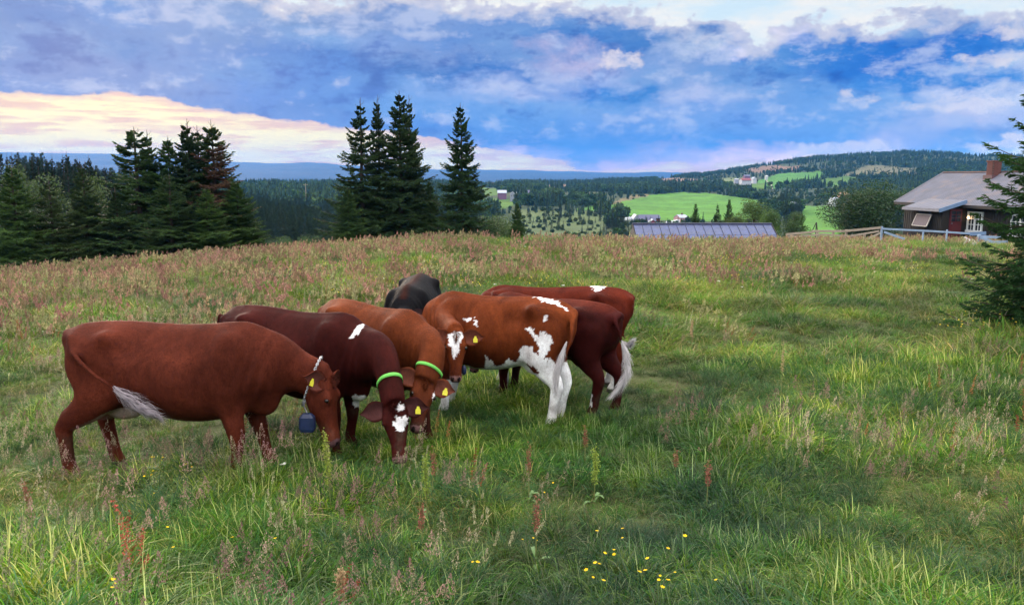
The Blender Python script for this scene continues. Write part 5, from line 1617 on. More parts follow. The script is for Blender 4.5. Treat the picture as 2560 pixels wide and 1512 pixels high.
def cow_parts(c):
    """list of overlapping solids in cow space (x forward, y left, z up)"""
    S = []
    lx = c.get('len', 1.0); g = c.get('girth', 1.0); bel = c.get('belly', 0.0)
    R = []
    T = spline([(x, a, b, w, s) for x, a, b, w, s in TRUNK], 3)
    for x, a, b, w, s in T:
        bb = b - bel * math.exp(-((x - .1) / .4) ** 2)
        zc = bb + (a - bb) * .47
        r = ring(v3(x * lx, 0, zc), v3(0, 1, 0), v3(0, 0, 1), w * g, a - zc, zc - bb, 28, s)
        # a cow narrows towards the spine
        k = np.clip((r[:, 2] - zc) / (a - zc), 0, 1); r[:, 1] *= 1 - .30 * k ** 1.6
        R.append(r)
    S.append(loft(R))
    for s in (-1, 1):
        # hooks, pins, haunch, flank, shoulder blade, ribs' roundness
        S.append(ell((-.42 * lx, s * .185 * g, 1.20), (.12, .075, .075)))
        S.append(ell((-.78 * lx, s * .085, 1.16), (.085, .06, .07)))
        S.append(ell((-.58 * lx, s * .165 * g, .98), (.235, .115, .27)))
        S.append(ell((-.52 * lx, s * .175 * g, .78), (.21, .11, .20)))
        S.append(ell((.58 * lx, s * .165 * g, 1.04), (.15, .105, .25)))
        S.append(ell((.60 * lx, s * .185 * g, .86), (.13, .09, .15)))
        S.append(ell((.16 * lx, s * .18 * g, .88), (.36, .165 * g, .27)))
    S.append(ell((.76 * lx, 0, .70), (.16, .105, .17)))           # brisket
    S.append(ell((-.42 * lx, 0, .62 - bel), (.17, .12, .10)))      # udder / lower belly
    # legs: dx, dy displacements of the foot, lift for a bent one
    for key, s in (('fl', 1), ('fr', -1)):
        dx, dy = c.get(key, (0, 0)); x0 = .57 * lx; y0 = .165
        kx = x0 + .02 + dx * .45; zk = .40
        P = [(x0 + .0, s * y0, .92), (x0 - .03 + dx * .1, s * (y0 + .005), .74), (x0 - .01 + dx * .28, s * y0 + dy * .3, .58), (kx, s * y0 + dy * .5, .40), (kx - .0 + dx * .2, s * y0 + dy * .7, .29), (x0 + .0 + dx, s * y0 + dy, .13), (x0 + .02 + dx, s * y0 + dy, .085), (x0 + .035 + dx, s * y0 + dy, 0.0)]
        S.append(limb(P, [.112, .100, .080, .064, .049, .048, .054, .058], [.15, .125, .096, .070, .052, .054, .060, .070]))
    for key, s in (('hl', 1), ('hr', -1)):
        dx, dy = c.get(key, (0, 0)); x0 = -.60 * lx; y0 = .155
        P = [(x0 + .06, s * y0, .95), (x0 + .08 + dx * .10, s * (y0 + .02), .78), (x0 + .03 + dx * .35, s * y0 + dy * .3, .64), (x0 - .09 + dx * .62, s * y0 + dy * .55, .52), (x0 - .115 + dx * .80, s * y0 + dy * .7, .44), (x0 - .08 + dx * .92, s * y0 + dy * .85, .28), (x0 - .055 + dx, s * y0 + dy, .13), (x0 - .03 + dx, s * y0 + dy, .08), (x0 - .01 + dx, s * y0 + dy, 0)]
        S.append(limb(P, [.12, .115, .092, .066, .056, .050, .050, .055, .058], [.23, .205, .150, .096, .076, .058, .056, .062, .070]))
    # neck
    poll = np.array(c['poll']); nk = c.get('neckmid')
    A = v3(.55 * lx, 0, 1.05); B = v3(.84 * lx, poll[1] * .12, 1.01)
    if nk is None: nk = (B + poll) / 2 + v3(.02, 0, .05)
    CP_ = spline([A, B, np.array(nk), poll], 5)
    n = len(CP_); t = np.linspace(0, 1, n); R = []
    hu = np.interp(t, [0, .33, .66, 1], [.26, .245, .170, .125]); hd = np.interp(t, [0, .33, .66, 1], [.33, .30, .215, .15]); hw = np.interp(t, [0, .33, .66, 1], [.20, .17, .13, .10])
    frames = []
    for i in range(n):
        d = CP_[min(i + 1, n - 1)] - CP_[max(i - 1, 0)]; d /= np.linalg.norm(d)
        side = np.cross(v3(0, 0, 1), d)
        side = side / (np.linalg.norm(side) + 1e-9) if np.linalg.norm(side) > .05 else v3(0, 1, 0)
        up = np.cross(d, side); frames.append((CP_[i], side, up, hw[i], hu[i], hd[i], d))
        R.append(ring(CP_[i], side, up, hw[i], hu[i], hd[i], 20, 2.0))
    S.append(loft(R))
    # loose skin along the underside of the neck
    j = int(n * .5)
    fr = frames[j]; S.append(ell(fr[0] - fr[2] * fr[5] * .75, (.16, .03, .10)))
    # head
    mz = np.array(c['muzzle']); a = mz - poll; Lh = np.linalg.norm(a); a /= Lh
    f = np.array(c['face'], float); f -= a * np.dot(a, f); f /= np.linalg.norm(f); sd = np.cross(f, a)
    if c.get('flip'): pass
    hs = Lh / .50
    HD = [(-.07, .06, .03, .07), (-.02, .10, .055, .10), (.08, .120, .070, .130), (.20, .126, .075, .15), (.32, .120, .073, .15), (.45, .098, .060, .132), (.60, .078, .052, .105), (.74, .069, .048, .088), (.86, .074, .050, .080), (.95, .073, .046, .070), (1.01, .055, .030, .045)]
    T = spline(HD, 3)
    R = [ring(poll + a * (s * Lh) - f * .02, sd, f, w * hs, fu * hs, fd * hs, 20, 2.35) for s, w, fu, fd in T]
    S.append(loft(R))
    M3 = np.stack([sd, f, a], 1)
    for s in (-1, 1):
        S.append(ell(poll + a * Lh * .27 + sd * s * .094 * hs + f * .035 * hs, (.035 * hs, .03 * hs, .05 * hs), M3))      # brow
        S.append(ell(poll + a * Lh * .38 + sd * s * .045 * hs - f * .08 * hs, (.04 * hs, .07 * hs, .10 * hs), M3))      # cheek
    S.append(ell(poll - a * .02 + f * .02, (.075 * hs, .05 * hs, .05 * hs), M3))                                     # poll tuft
    fr_h = dict(poll=poll, a=a, f=f, sd=sd, L=Lh, hs=hs, neck=frames)
    # tail: part of the body
    if 'tail' in c:
        tp = spline([np.array(p) for p in c['tail']], 6)
        n = len(tp); rr = np.interp(np.linspace(0, 1, n), [0, .15, .6, 1], [.046, .036, .026, .020])
        R = []
        for i in range(n):
            d = tp[min(i + 1, n - 1)] - tp[max(i - 1, 0)]; d /= np.linalg.norm(d)
            s_ = np.cross(d, v3(0, 1, .2)); s_ /= np.linalg.norm(s_); u_ = np.cross(s_, d); R.append(ring(tp[i], s_, u_, rr[i], rr[i], rr[i], 10, 2.0))
        S.append(loft(R))
    return S, fr_h


def ear_geo(hd, s, droop, fwd, size=1.0):
    """cupped leaf shaped ear"""
    poll, a, f, sd, hs = hd['poll'], hd['a'], hd['f'], hd['sd'], hd['hs']
    root = poll + a * hd['L'] * .03 + sd * s * .098 * hs - f * .01
    ax = sd * s * 1.0 + a * droop + f * fwd * .35; ax /= np.linalg.norm(ax)
    n0 = f * .9 + a * .35; n0 -= ax * np.dot(n0, ax); n0 /= np.linalg.norm(n0); w = np.cross(ax, n0)
    L = .25 * hs * size; R1, R2 = [], []
    for t in np.linspace(0, 1, 9):
        hw = (.032 + .062 * math.sin(math.pi * min(1, t * 1.02 + .04)) ** .8) * hs * (1 if t < .55 else max(.12, 1 - ((t - .55) / .47) ** 1.7)) * size
        c = root + ax * L * (t - .08); k = 8; u = np.linspace(-1, 1, k)
        cup = .045 * hs * (1 - .6 * t)
        inner = c + u[:, None] * w * hw + n0 * (cup * (u ** 2))[:, None]
        outer = inner - n0 * (.010 + .012 * (1 - t) * (1 - np.abs(u)))[:, None]
        R1.append(np.vstack([inner, outer[::-1]]))
    V, fs = loft(R1); return V, fs, root + ax * L * .52 + n0 * .012, ax, n0, w


def remesh_union(S, name, voxel=.0148):
    mb = bmesh.new()
    for V, fs in S:
        vs = [mb.verts.new(p) for p in V]
        for f in fs:
            try: mb.faces.new([vs[i] for i in dict.fromkeys(f)])
            except ValueError: pass
    bmesh.ops.recalc_face_normals(mb, faces=mb.faces)
    me = bpy.data.meshes.new(name); mb.to_mesh(me); mb.free()
    o = bpy.data.objects.new('tmp', me); COL.objects.link(o)
    r = o.modifiers.new('r', 'REMESH'); r.mode = 'VOXEL'; r.voxel_size = voxel
    s = o.modifiers.new('s', 'SMOOTH'); s.factor = .55; s.iterations = 6
    dg = bpy.context.evaluated_depsgraph_get(); dg.update()
    ev = o.evaluated_get(dg); m2 = bpy.data.meshes.new_from_object(ev)
    bpy.data.objects.remove(o); bpy.data.meshes.remove(me)
    n = len(m2.vertices); V = np.empty(n * 3, np.float32); m2.vertices.foreach_get('co', V); V = V.reshape(-1, 3)
    nf = len(m2.polygons); lv = np.empty(len(m2.loops), np.int32); m2.loops.foreach_get('vertex_index', lv)
    lt = np.empty(nf, np.int32); m2.polygons.foreach_get('loop_total', lt); ls = np.empty(nf, np.int32); m2.polygons.foreach_get('loop_start', ls)
    q = ls[lt == 4]; Q = lv[q[:, None] + np.arange(4)]; t = ls[lt == 3]; T = lv[t[:, None] + np.arange(3)]
    bpy.data.meshes.remove(m2)
    return V.astype(float), Q, T


def wnoise(P, f, seed):
    return (fbm(P[:, 0] * f + P[:, 2] * f * .7, P[:, 2] * f - P[:, 1] * f * .8, seed, 4) - .5) * 2


def build_cow(c):
    root = empty('cow', c['loc'], c['head'])
    sc_ = c['scale']; root.scale = (sc_, sc_, sc_ * c.get('tall', 1.0))
    Mw = Matrix.Translation(Vector(c['loc'])) @ Matrix.Rotation(c['head'], 4, 'Z') @ Matrix.Diagonal((sc_, sc_, sc_ * c.get('tall', 1.0), 1))
    Mi = np.array(Mw.inverted())

    def loc(p): q = Mi @ np.array([p[0], p[1], p[2], 1.0]); return q[:3]
    for k in ('poll', 'muzzle', 'neckmid'):
        if k in c and len(c[k]) == 4:       # ('pix', px, py, Y)
            c[k] = loc(pix(*c[k][1:]))
    if 'face_w' in c: c['face'] = (np.array(Mw.to_3x3().inverted()) @ np.array(c['face_w'], float))
    if 'tail' in c: c['tail'] = [loc(pix(*p[1:])) if p[0] == 'pix' else p for p in c['tail']]
    tag(root, c['label'], 'cow', 'cows grazing in a group on the meadow')
    S, hd = cow_parts(c)
    V, Q, T = remesh_union(S, 'cow')
    ed = np.vstack([Q[:, [0, 1]], Q[:, [1, 2]], Q[:, [2, 3]], Q[:, [3, 0]]] + ([T[:, [0, 1]], T[:, [1, 2]], T[:, [2, 0]]] if len(T) else []))
    deg = np.bincount(ed.ravel(), minlength=len(V)) + 1e-9
    rel = V - hd['poll']; tt_ = np.clip(rel @ hd['a'] / hd['L'], 0, 1)
    dh = np.linalg.norm(rel - np.outer(tt_ * hd['L'], hd['a']), axis=1)
    wt = np.clip((V[:, 2] - .50) / .22, .04, 1) * np.clip((dh - .15) / .12, .05, 1)
    tz = (V[:, 0] < -.84 * c.get('len', 1.0)) | ((np.abs(V[:, 1]) > .30 * c.get('girth', 1)) & (V[:, 0] < -.3))
    wt = np.where(tz, np.minimum(wt, .12), wt)[:, None] * .9
    for _ in range(46):
        A_ = np.stack([np.bincount(ed[:, 0], V[ed[:, 1], k], len(V)) + np.bincount(ed[:, 1], V[ed[:, 0], k], len(V)) for k in range(3)], 1) / deg[:, None]
        V = V + (A_ - V) * wt
    # ribs and muscle relief, loose folds on the neck
    x, y, z = V[:, 0], V[:, 1], V[:, 2]
    nr = np.sign(y)
    lx_ = c.get('len', 1.0); gg = c.get('girth', 1.0)
    nd = np.stack([0 * x, y, (z - .95)], 1); nd /= np.linalg.norm(nd, axis=1)[:, None] + 1e-6

    def bump(cx, cy, cz, rx_, ry_, rz_, amp):
        e = np.exp(-((x - cx * lx_) / rx_) ** 2 - ((np.abs(y) - cy * gg) / ry_) ** 2 - ((z - cz) / rz_) ** 2)
        V[:] = V + nd * (e * amp)[:, None]
    bn = c.get('bony', 1.0) * 1.35
    bump(-.44, .22, 1.21, .075, .08, .06, .034 * bn); bump(-.80, .09, 1.17, .05, .06, .05, .022 * bn)
    bump(-.24, .27, 1.14, .13, .10, .09, -.026 * bn); bump(-.62, .20, 1.14, .09, .09, .08, -.022 * bn)
    bump(.50, .22, 1.10, .05, .10, .20, .014); bump(.70, .20, 1.00, .045, .10, .22, -.020); bump(.36, .30, .90, .06, .12, .22, -.013)
    bump(-.36, .26, .86, .05, .10, .16, -.018); bump(.60, .2, .80, .05, .08, .06, .012)
    V[:, 2] += np.exp(-(y / .035) ** 2) * (z > 1.15) * .010 * bn
    side = np.exp(-((x - .05) / .34) ** 2) * np.exp(-((z - .92) / .24) ** 2)
    V[:, 1] += nr * side * .008 * np.sin((x + (z - .9) * .25) * 58) * c.get('ribs', .6)
    V[:, 1] += nr * (wnoise(V, 4.0, 5) * .007) * (z > .45)
    V[:, 2] += wnoise(V, 5.0, 8) * .003
    fold = np.exp(-((x - .80) / .16) ** 2) * np.exp(-((z - .85) / .3) ** 2) * c.get('folds', .6)
    V[:, 1] += nr * fold * .010 * np.sin((x - z * .35) * 75)
    nb = len(V)
    quads = [Q]; tris = [T]; Vs = [V]
    tags = []
    kind = np.zeros(nb)      # 1 = inside of an ear, 2 = ear
    knd = [kind]; off = nb
    for s, (dr, fw) in zip((1, -1), c.get('ears', ((.15, .2), (.15, .2)))):
        ev, ef, tp, ax, n0, w_ = ear_geo(hd, s, dr, fw, c.get('ear', 1.0))
        quads.append(np.array([f for f in ef if len(f) == 4]) + off); tris.append(np.array([f for f in ef if len(f) == 3]) + off)
        Vs.append(ev); k_ = np.full(len(ev), 2.0)
        for r_ in range(9): k_[r_ * 16 + 1:r_ * 16 + 7] = 1.0
        knd.append(k_); off += len(ev); tags.append((tp, ax, n0, w_))
    V = np.vstack(Vs); Q = np.vstack(quads); T = np.vstack([t.reshape(-1, 3) for t in tris]); knd = np.concatenate(knd)
    # coat colours
    base = np.array(c['coat']); col = np.ones((len(V), 1)) * base
    x, y, z = V[:, 0], V[:, 1], V[:, 2]
    if 'coat2' in c:
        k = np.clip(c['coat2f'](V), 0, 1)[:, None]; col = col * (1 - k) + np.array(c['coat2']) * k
    col = col * (1 + .18 * wnoise(V, 2.2, 31)[:, None])
    VW = (np.array(Mw) @ np.vstack([V.T, np.ones(len(V))]))[:3].T
    px, py = proj(VW)
    # side that faces the viewer, taken per vertex from the trunk's side for the markings
    cen = (np.array(Mw) @ np.array([0, 0, .9, 1]))[:3]
    ffac = ((VW - np.array([0, 0, 0])) ** 2).sum(1)
    white = np.zeros(len(V), bool)
    rel = V - hd['poll']; sa = rel @ hd['a'] / hd['L']; sl = rel @ hd['sd']; sf = rel @ hd['f']
    headm = (sa > -.12) & (sa < 1.05) & (sf > -.03) & (np.abs(sl) < .2) & (sf < .2)
    vis_side = c.get('mark_side', -1)
    nz1 = wnoise(V, 26, 3) * 8; nz2 = wnoise(V + 3, 26, 4) * 8
    for p_ in c.get('marks', []):
        poly, cond = p_ if isinstance(p_, tuple) else (p_, None)
        mk = inpoly(px + nz1, py + nz2, poly)
        if cond == 'head': mk &= headm
        elif cond: mk &= cond(V)
        elif vis_side: mk &= (y * vis_side > -.02)
        white |= mk
    for fn in c.get('whites', []): white |= fn(V + .03 * wnoise(V, 9, 6)[:, None])
    wcol = np.array([.80, .80, .82])
    dirt = np.clip(wnoise(V, 3, 51) * .4 + np.clip((.45 - z) * .8, 0, .4), 0, .6)[:, None]
    wc = wcol * (1 - dirt) + np.array([.42, .38, .36]) * dirt
    col = np.where(white[:, None], wc, col)
    mud = np.clip(wnoise(V, 7, 77) * 1.6 - .1 + (.34 - z) * 1.8, 0, .7)[:, None] * (z < .5)[:, None]
    col = col * (1 - mud * .55) + np.array([.055, .045, .032]) * mud * .55
    # muzzle, nostrils, hooves
    rel = V - hd['poll']; sa = rel @ hd['a'] / hd['L']; sl = rel @ hd['sd']; sf = rel @ hd['f']
    nearh = (np.linalg.norm(rel - np.outer(sa * hd['L'], hd['a']), axis=1) < .16) & (sa > .1)
    col = np.where((nearh & (sa > .90))[:, None], np.array(c.get('nose', (.16, .085, .085))), col)
    col = np.where((nearh & (sa > .93) & (np.abs(np.abs(sl) - .036) < .016) & (sf > -.02))[:, None], np.array([.02, .012, .012]), col)
    hf = (z < .075) & (z > -.05) & (knd == 0) & (np.abs(y) > .03)
    col = np.where(hf[:, None], np.array([.05, .042, .04]), col)
    col = np.where((knd == 1)[:, None], base * .7 + np.array([.04, .02, .02]), col)
    col = np.where((knd == 2)[:, None], base * 1.1, col)
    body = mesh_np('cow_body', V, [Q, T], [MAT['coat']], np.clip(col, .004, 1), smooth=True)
    link('body', body, root)
    # short coat hair
    g = np.random.default_rng(c['seed']); fq = Q[:, :]
    area = np.ones(len(fq)); nH = c.get('hair', 31000)
    fi = g.integers(0, len(Q), nH); uv = g.random((nH, 2))
    a_, b_, c_, d_ = (V[Q[fi, k]] for k in range(4))
    P = (a_ * (1 - uv[:, :1]) + b_ * uv[:, :1]) * (1 - uv[:, 1:]) + (d_ * (1 - uv[:, :1]) + c_ * uv[:, :1]) * uv[:, 1:]
    nm = np.cross(b_ - a_, d_ - a_); nm /= np.linalg.norm(nm, axis=1)[:, None] + 1e-9
    flow = np.array([-.75, 0, -.65]) + g.normal(0, .35, (nH, 3)); flow -= nm * (flow * nm).sum(1)[:, None]; flow /= np.linalg.norm(flow, axis=1)[:, None] + 1e-9
    ln = (.015 * (.6 + .8 * g.random(nH)))[:, None]
    ln = np.where((P[:, 2:3] < .1), ln * .5, ln)
    dr = flow * .9 + nm * (.14 + .22 * g.random(nH))[:, None]
    sd = np.cross(nm, flow); w = .0016
    HV = np.stack([P - sd * w, P + sd * w, P + dr * ln], 1).reshape(-1, 3)
    hc = col[Q[fi, 0]] * (0.8 + .35 * g.random(nH))[:, None] * (1 + 1.1 * np.clip((nm[:, 2:3] - .55) / .4, 0, 1))  # hair on upward faces lightened, painting in the glow of backlit top lines
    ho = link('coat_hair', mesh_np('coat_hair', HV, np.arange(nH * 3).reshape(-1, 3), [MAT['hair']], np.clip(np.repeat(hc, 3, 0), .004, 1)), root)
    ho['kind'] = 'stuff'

    def tuft(name, path, n, length, spread, colr, wid=.003, par=root):
        path = spline([np.array(p) for p in path], 6); m = len(path)
        t = g.random(n) ** .8 * .85; i = np.clip((t * (m - 1)).astype(int), 0, m - 2); fr = (t * (m - 1) - i)[:, None]
        p0 = path[i] * (1 - fr) + path[i + 1] * fr
        d = path[np.minimum(i + 2, m - 1)] - path[i]; d /= np.linalg.norm(d, axis=1)[:, None] + 1e-9
        ofs = g.normal(0, 1, (n, 3)); ofs -= d * (ofs * d).sum(1)[:, None]; ofs /= np.linalg.norm(ofs, axis=1)[:, None]
        prof = np.sin(np.clip(t / .85, 0, 1) * 2.6 + .35)[:, None]
        p0 = p0 + ofs * spread * .5 * prof * g.random((n, 1))
        p1 = p0 + d * length * .5 + ofs * spread * .35 * prof; p2 = p0 + d * length + ofs * spread * .25 * prof + g.normal(0, .022, (n, 3))
        s_ = np.cross(d, ofs) * wid
        HV = np.stack([p0 - s_, p0 + s_, p1 + s_ * .8, p2, p1 - s_ * .8], 1).reshape(-1, 3)
        b0 = (np.arange(n) * 5)[:, None]
        cc = np.array(colr) * (.75 + .5 * g.random(n))[:, None]
        me = mesh_np(name, HV, [np.hstack([b0, b0 + 1, b0 + 2, b0 + 4]), np.hstack([b0 + 4, b0 + 2, b0 + 3])], [MAT['hair']], np.clip(np.repeat(cc, 5, 0), 0, 1))
        return link(name, me, par)
    if 'switch' in c:
        sw = [loc(pix(*p[1:])) if p[0] == 'pix' else p for p in c['switch']]
        tuft('tail_switch', sw, c.get('swn', 620), c.get('swl', .14), c.get('sws', .07), c.get('swcol', (.62, .60, .62)))
    p = hd['poll']
    tuft('forelock', [p - hd['a'] * .05 + hd['f'] * .05, p + hd['a'] * .02 + hd['f'] * .07, p + hd['a'] * .10 + hd['f'] * .065], c.get('lock', 140), .035, .07, base * 1.1, .0022)
    # eyes
    for s in (-1, 1):
        e = p + hd['a'] * hd['L'] * .30 + hd['sd'] * s * .112 * hd['hs'] + hd['f'] * .030 * hd['hs']
        Ve, fe = ell(e, (.020, .020, .020), None, 8); me = bpy.data.meshes.new('eye'); me.from_pydata([tuple(q) for q in Ve], [], fe); me.materials.append(MAT['eye'])
        for q in me.polygons: q.use_smooth = True
        link('eye', me, root)
    # ear tags
    for i, nm_ in c.get('tags', []):
        tp, ax, n0, w_ = tags[i]; dn = -w_ if (np.array(Mw.to_3x3()) @ w_)[2] > 0 else w_
        q0 = tp + n0 * .012
        ay = dn; axx = np.cross(n0, ay)
        hexp = [(-.010, -.010), (.010, -.010), (.013, .006), (.023, .018), (.023, .052), (-.023, .052), (-.023, .018), (-.013, .006)]
        mb = MB().prism([Vector(q0 + axx * a + ay * b) for a, b in hexp], Vector(n0 * .004)); mb.build('ear_tag', MAT['tag'], root)
    # collar
    if 'collar' in c:
        t0, kind_, wid = c['collar']; fr = hd['neck']; n = len(fr); fI = t0 * (n - 1); i = min(int(fI), n - 2); k = fI - i
        cc, sd_, up_, w_, u_, d_, dd = [(fr[i][j] * (1 - k) + fr[i + 1][j] * k) for j in range(7)]
        dd = dd / np.linalg.norm(dd)
        tilt = c.get('collar_tilt', 0.0); dd2 = dd
        R = []
        for off_, grow in ((-wid / 2, .016), (-wid / 2, .024), (wid / 2, .024), (wid / 2, .016)):
            r_ = ring(cc + dd2 * off_, sd_, up_, w_, u_, d_, 40, 2.0)
            if off_ == -wid / 2 and grow == .016:
                relb = V[:nb] - cc; dist = np.abs(relb @ dd2); ok = (dist < .03) & (np.linalg.norm(relb, axis=1) < .27)
                rb = relb[ok]; an = np.arctan2(rb @ up_, rb @ sd_); rad_ = np.hypot(rb @ up_, rb @ sd_)
                ra = np.arctan2((r_ - cc) @ up_, (r_ - cc) @ sd_)
                ext = np.array([rad_[np.abs((an - q + np.pi) % (2 * np.pi) - np.pi) < .16].max() if (np.abs((an - q + np.pi) % (2 * np.pi) - np.pi) < .16).any() else .12 for q in ra])
                ext = (ext + np.roll(ext, 1) + np.roll(ext, -1)) / 3
            extra = {.016: .001, .024: .005}[grow] + (.012 if kind_ == 'chain' else 0)
            r_ = cc + dd2 * off_ + (np.cos(ra) * (ext + extra))[:, None] * sd_ + (np.sin(ra) * (ext + extra))[:, None] * up_
            if tilt: r_ = r_ + dd2 * ((r_ - cc) @ up_)[:, None] * tilt
            R.append(r_)
        Vc = np.vstack(R); f_ = grid_faces(4, 40, True)
        f_ = np.vstack([f_, np.stack([f_[:40, 1] * 0 + np.arange(40), np.arange(40) + 120, (np.arange(40) + 1) % 40 + 120, (np.arange(40) + 1) % 40], -1)])
        if kind_ == 'band':
            link('collar', mesh_np('collar', Vc, f_, [MAT['collar']], smooth=False), root)
        else:
            low = R[1] * .5 + R[2] * .5; nl = 58; mb = MB()
            Pth = spline(np.vstack([low, low[:1]]), 3); seg = np.linalg.norm(np.diff(Pth, axis=0), axis=1); cum = np.concatenate([[0], np.cumsum(seg)])
            for q in range(nl):
                s0 = cum[-1] * q / nl; p0 = np.array([np.interp(s0, cum, Pth[:, j]) for j in range(3)]); s1 = cum[-1] * ((q + 1) % nl) / nl
                p1 = np.array([np.interp(s1 if s1 > s0 else cum[-1], cum, Pth[:, j]) for j in range(3)]); d = p1 - p0; d /= np.linalg.norm(d)
                o_ = p0 - cc; o_ /= np.linalg.norm(o_); sw_ = o_ if q % 2 else np.cross(d, o_)
                mid = (p0 + p1) / 2 + o_ * .004
                pts = [mid + d * (.017 * math.cos(t)) + sw_ * (.009 * math.sin(t)) for t in np.linspace(0, 2 * math.pi, 9)]
                mb.tube([Vector(a) for a in pts], .0032, 5)
            ch = mb.build('chain', MAT['chain'], root)
            bx = c['bell']; bp = loc(pix(*bx[1:])) if bx[0] == 'pix' else np.array(bx)
            low_p = Pth[np.argmin(((Pth - bp) ** 2).sum(1))]
            mb = MB(); s_ = .062; h_ = .15
            prof = [(.55, 0), (.95, .03), (1, .07), (1, .125), (.85, .15)]
            rings_ = [np.array([[sx * s_ * k_, sy * s_ * .62 * k_, -zz] for sx, sy in ((-1, -.7), (-.7, -1), (.7, -1), (1, -.7), (1, .7), (.7, 1), (-.7, 1), (-1, .7))]) for k_, zz in prof]
            Vb, fb = loft(rings_); Vb = Vb + bp + np.array([0, 0, .05]); mb.add([Vector(v) for v in Vb], fb)
            bl = mb.build('bell', MAT['bell'], root)
            MB().tube([Vector(low_p), Vector(bp + np.array([0, 0, .055]))], .006, 6).build('bell_loop', MAT['chain'], bl)
    if 'pendant' in c:
        q = loc(pix(*c['pendant'][1:])); Vb, fb = ell(q, (.03, .025, .05), None, 8)
        MB().add([Vector(v) for v in Vb], fb).build('neck_tag', MAT['bell'], root)
    return root


def ground_at(X, Y): return (X, Y, Hs(X, Y) - .015)


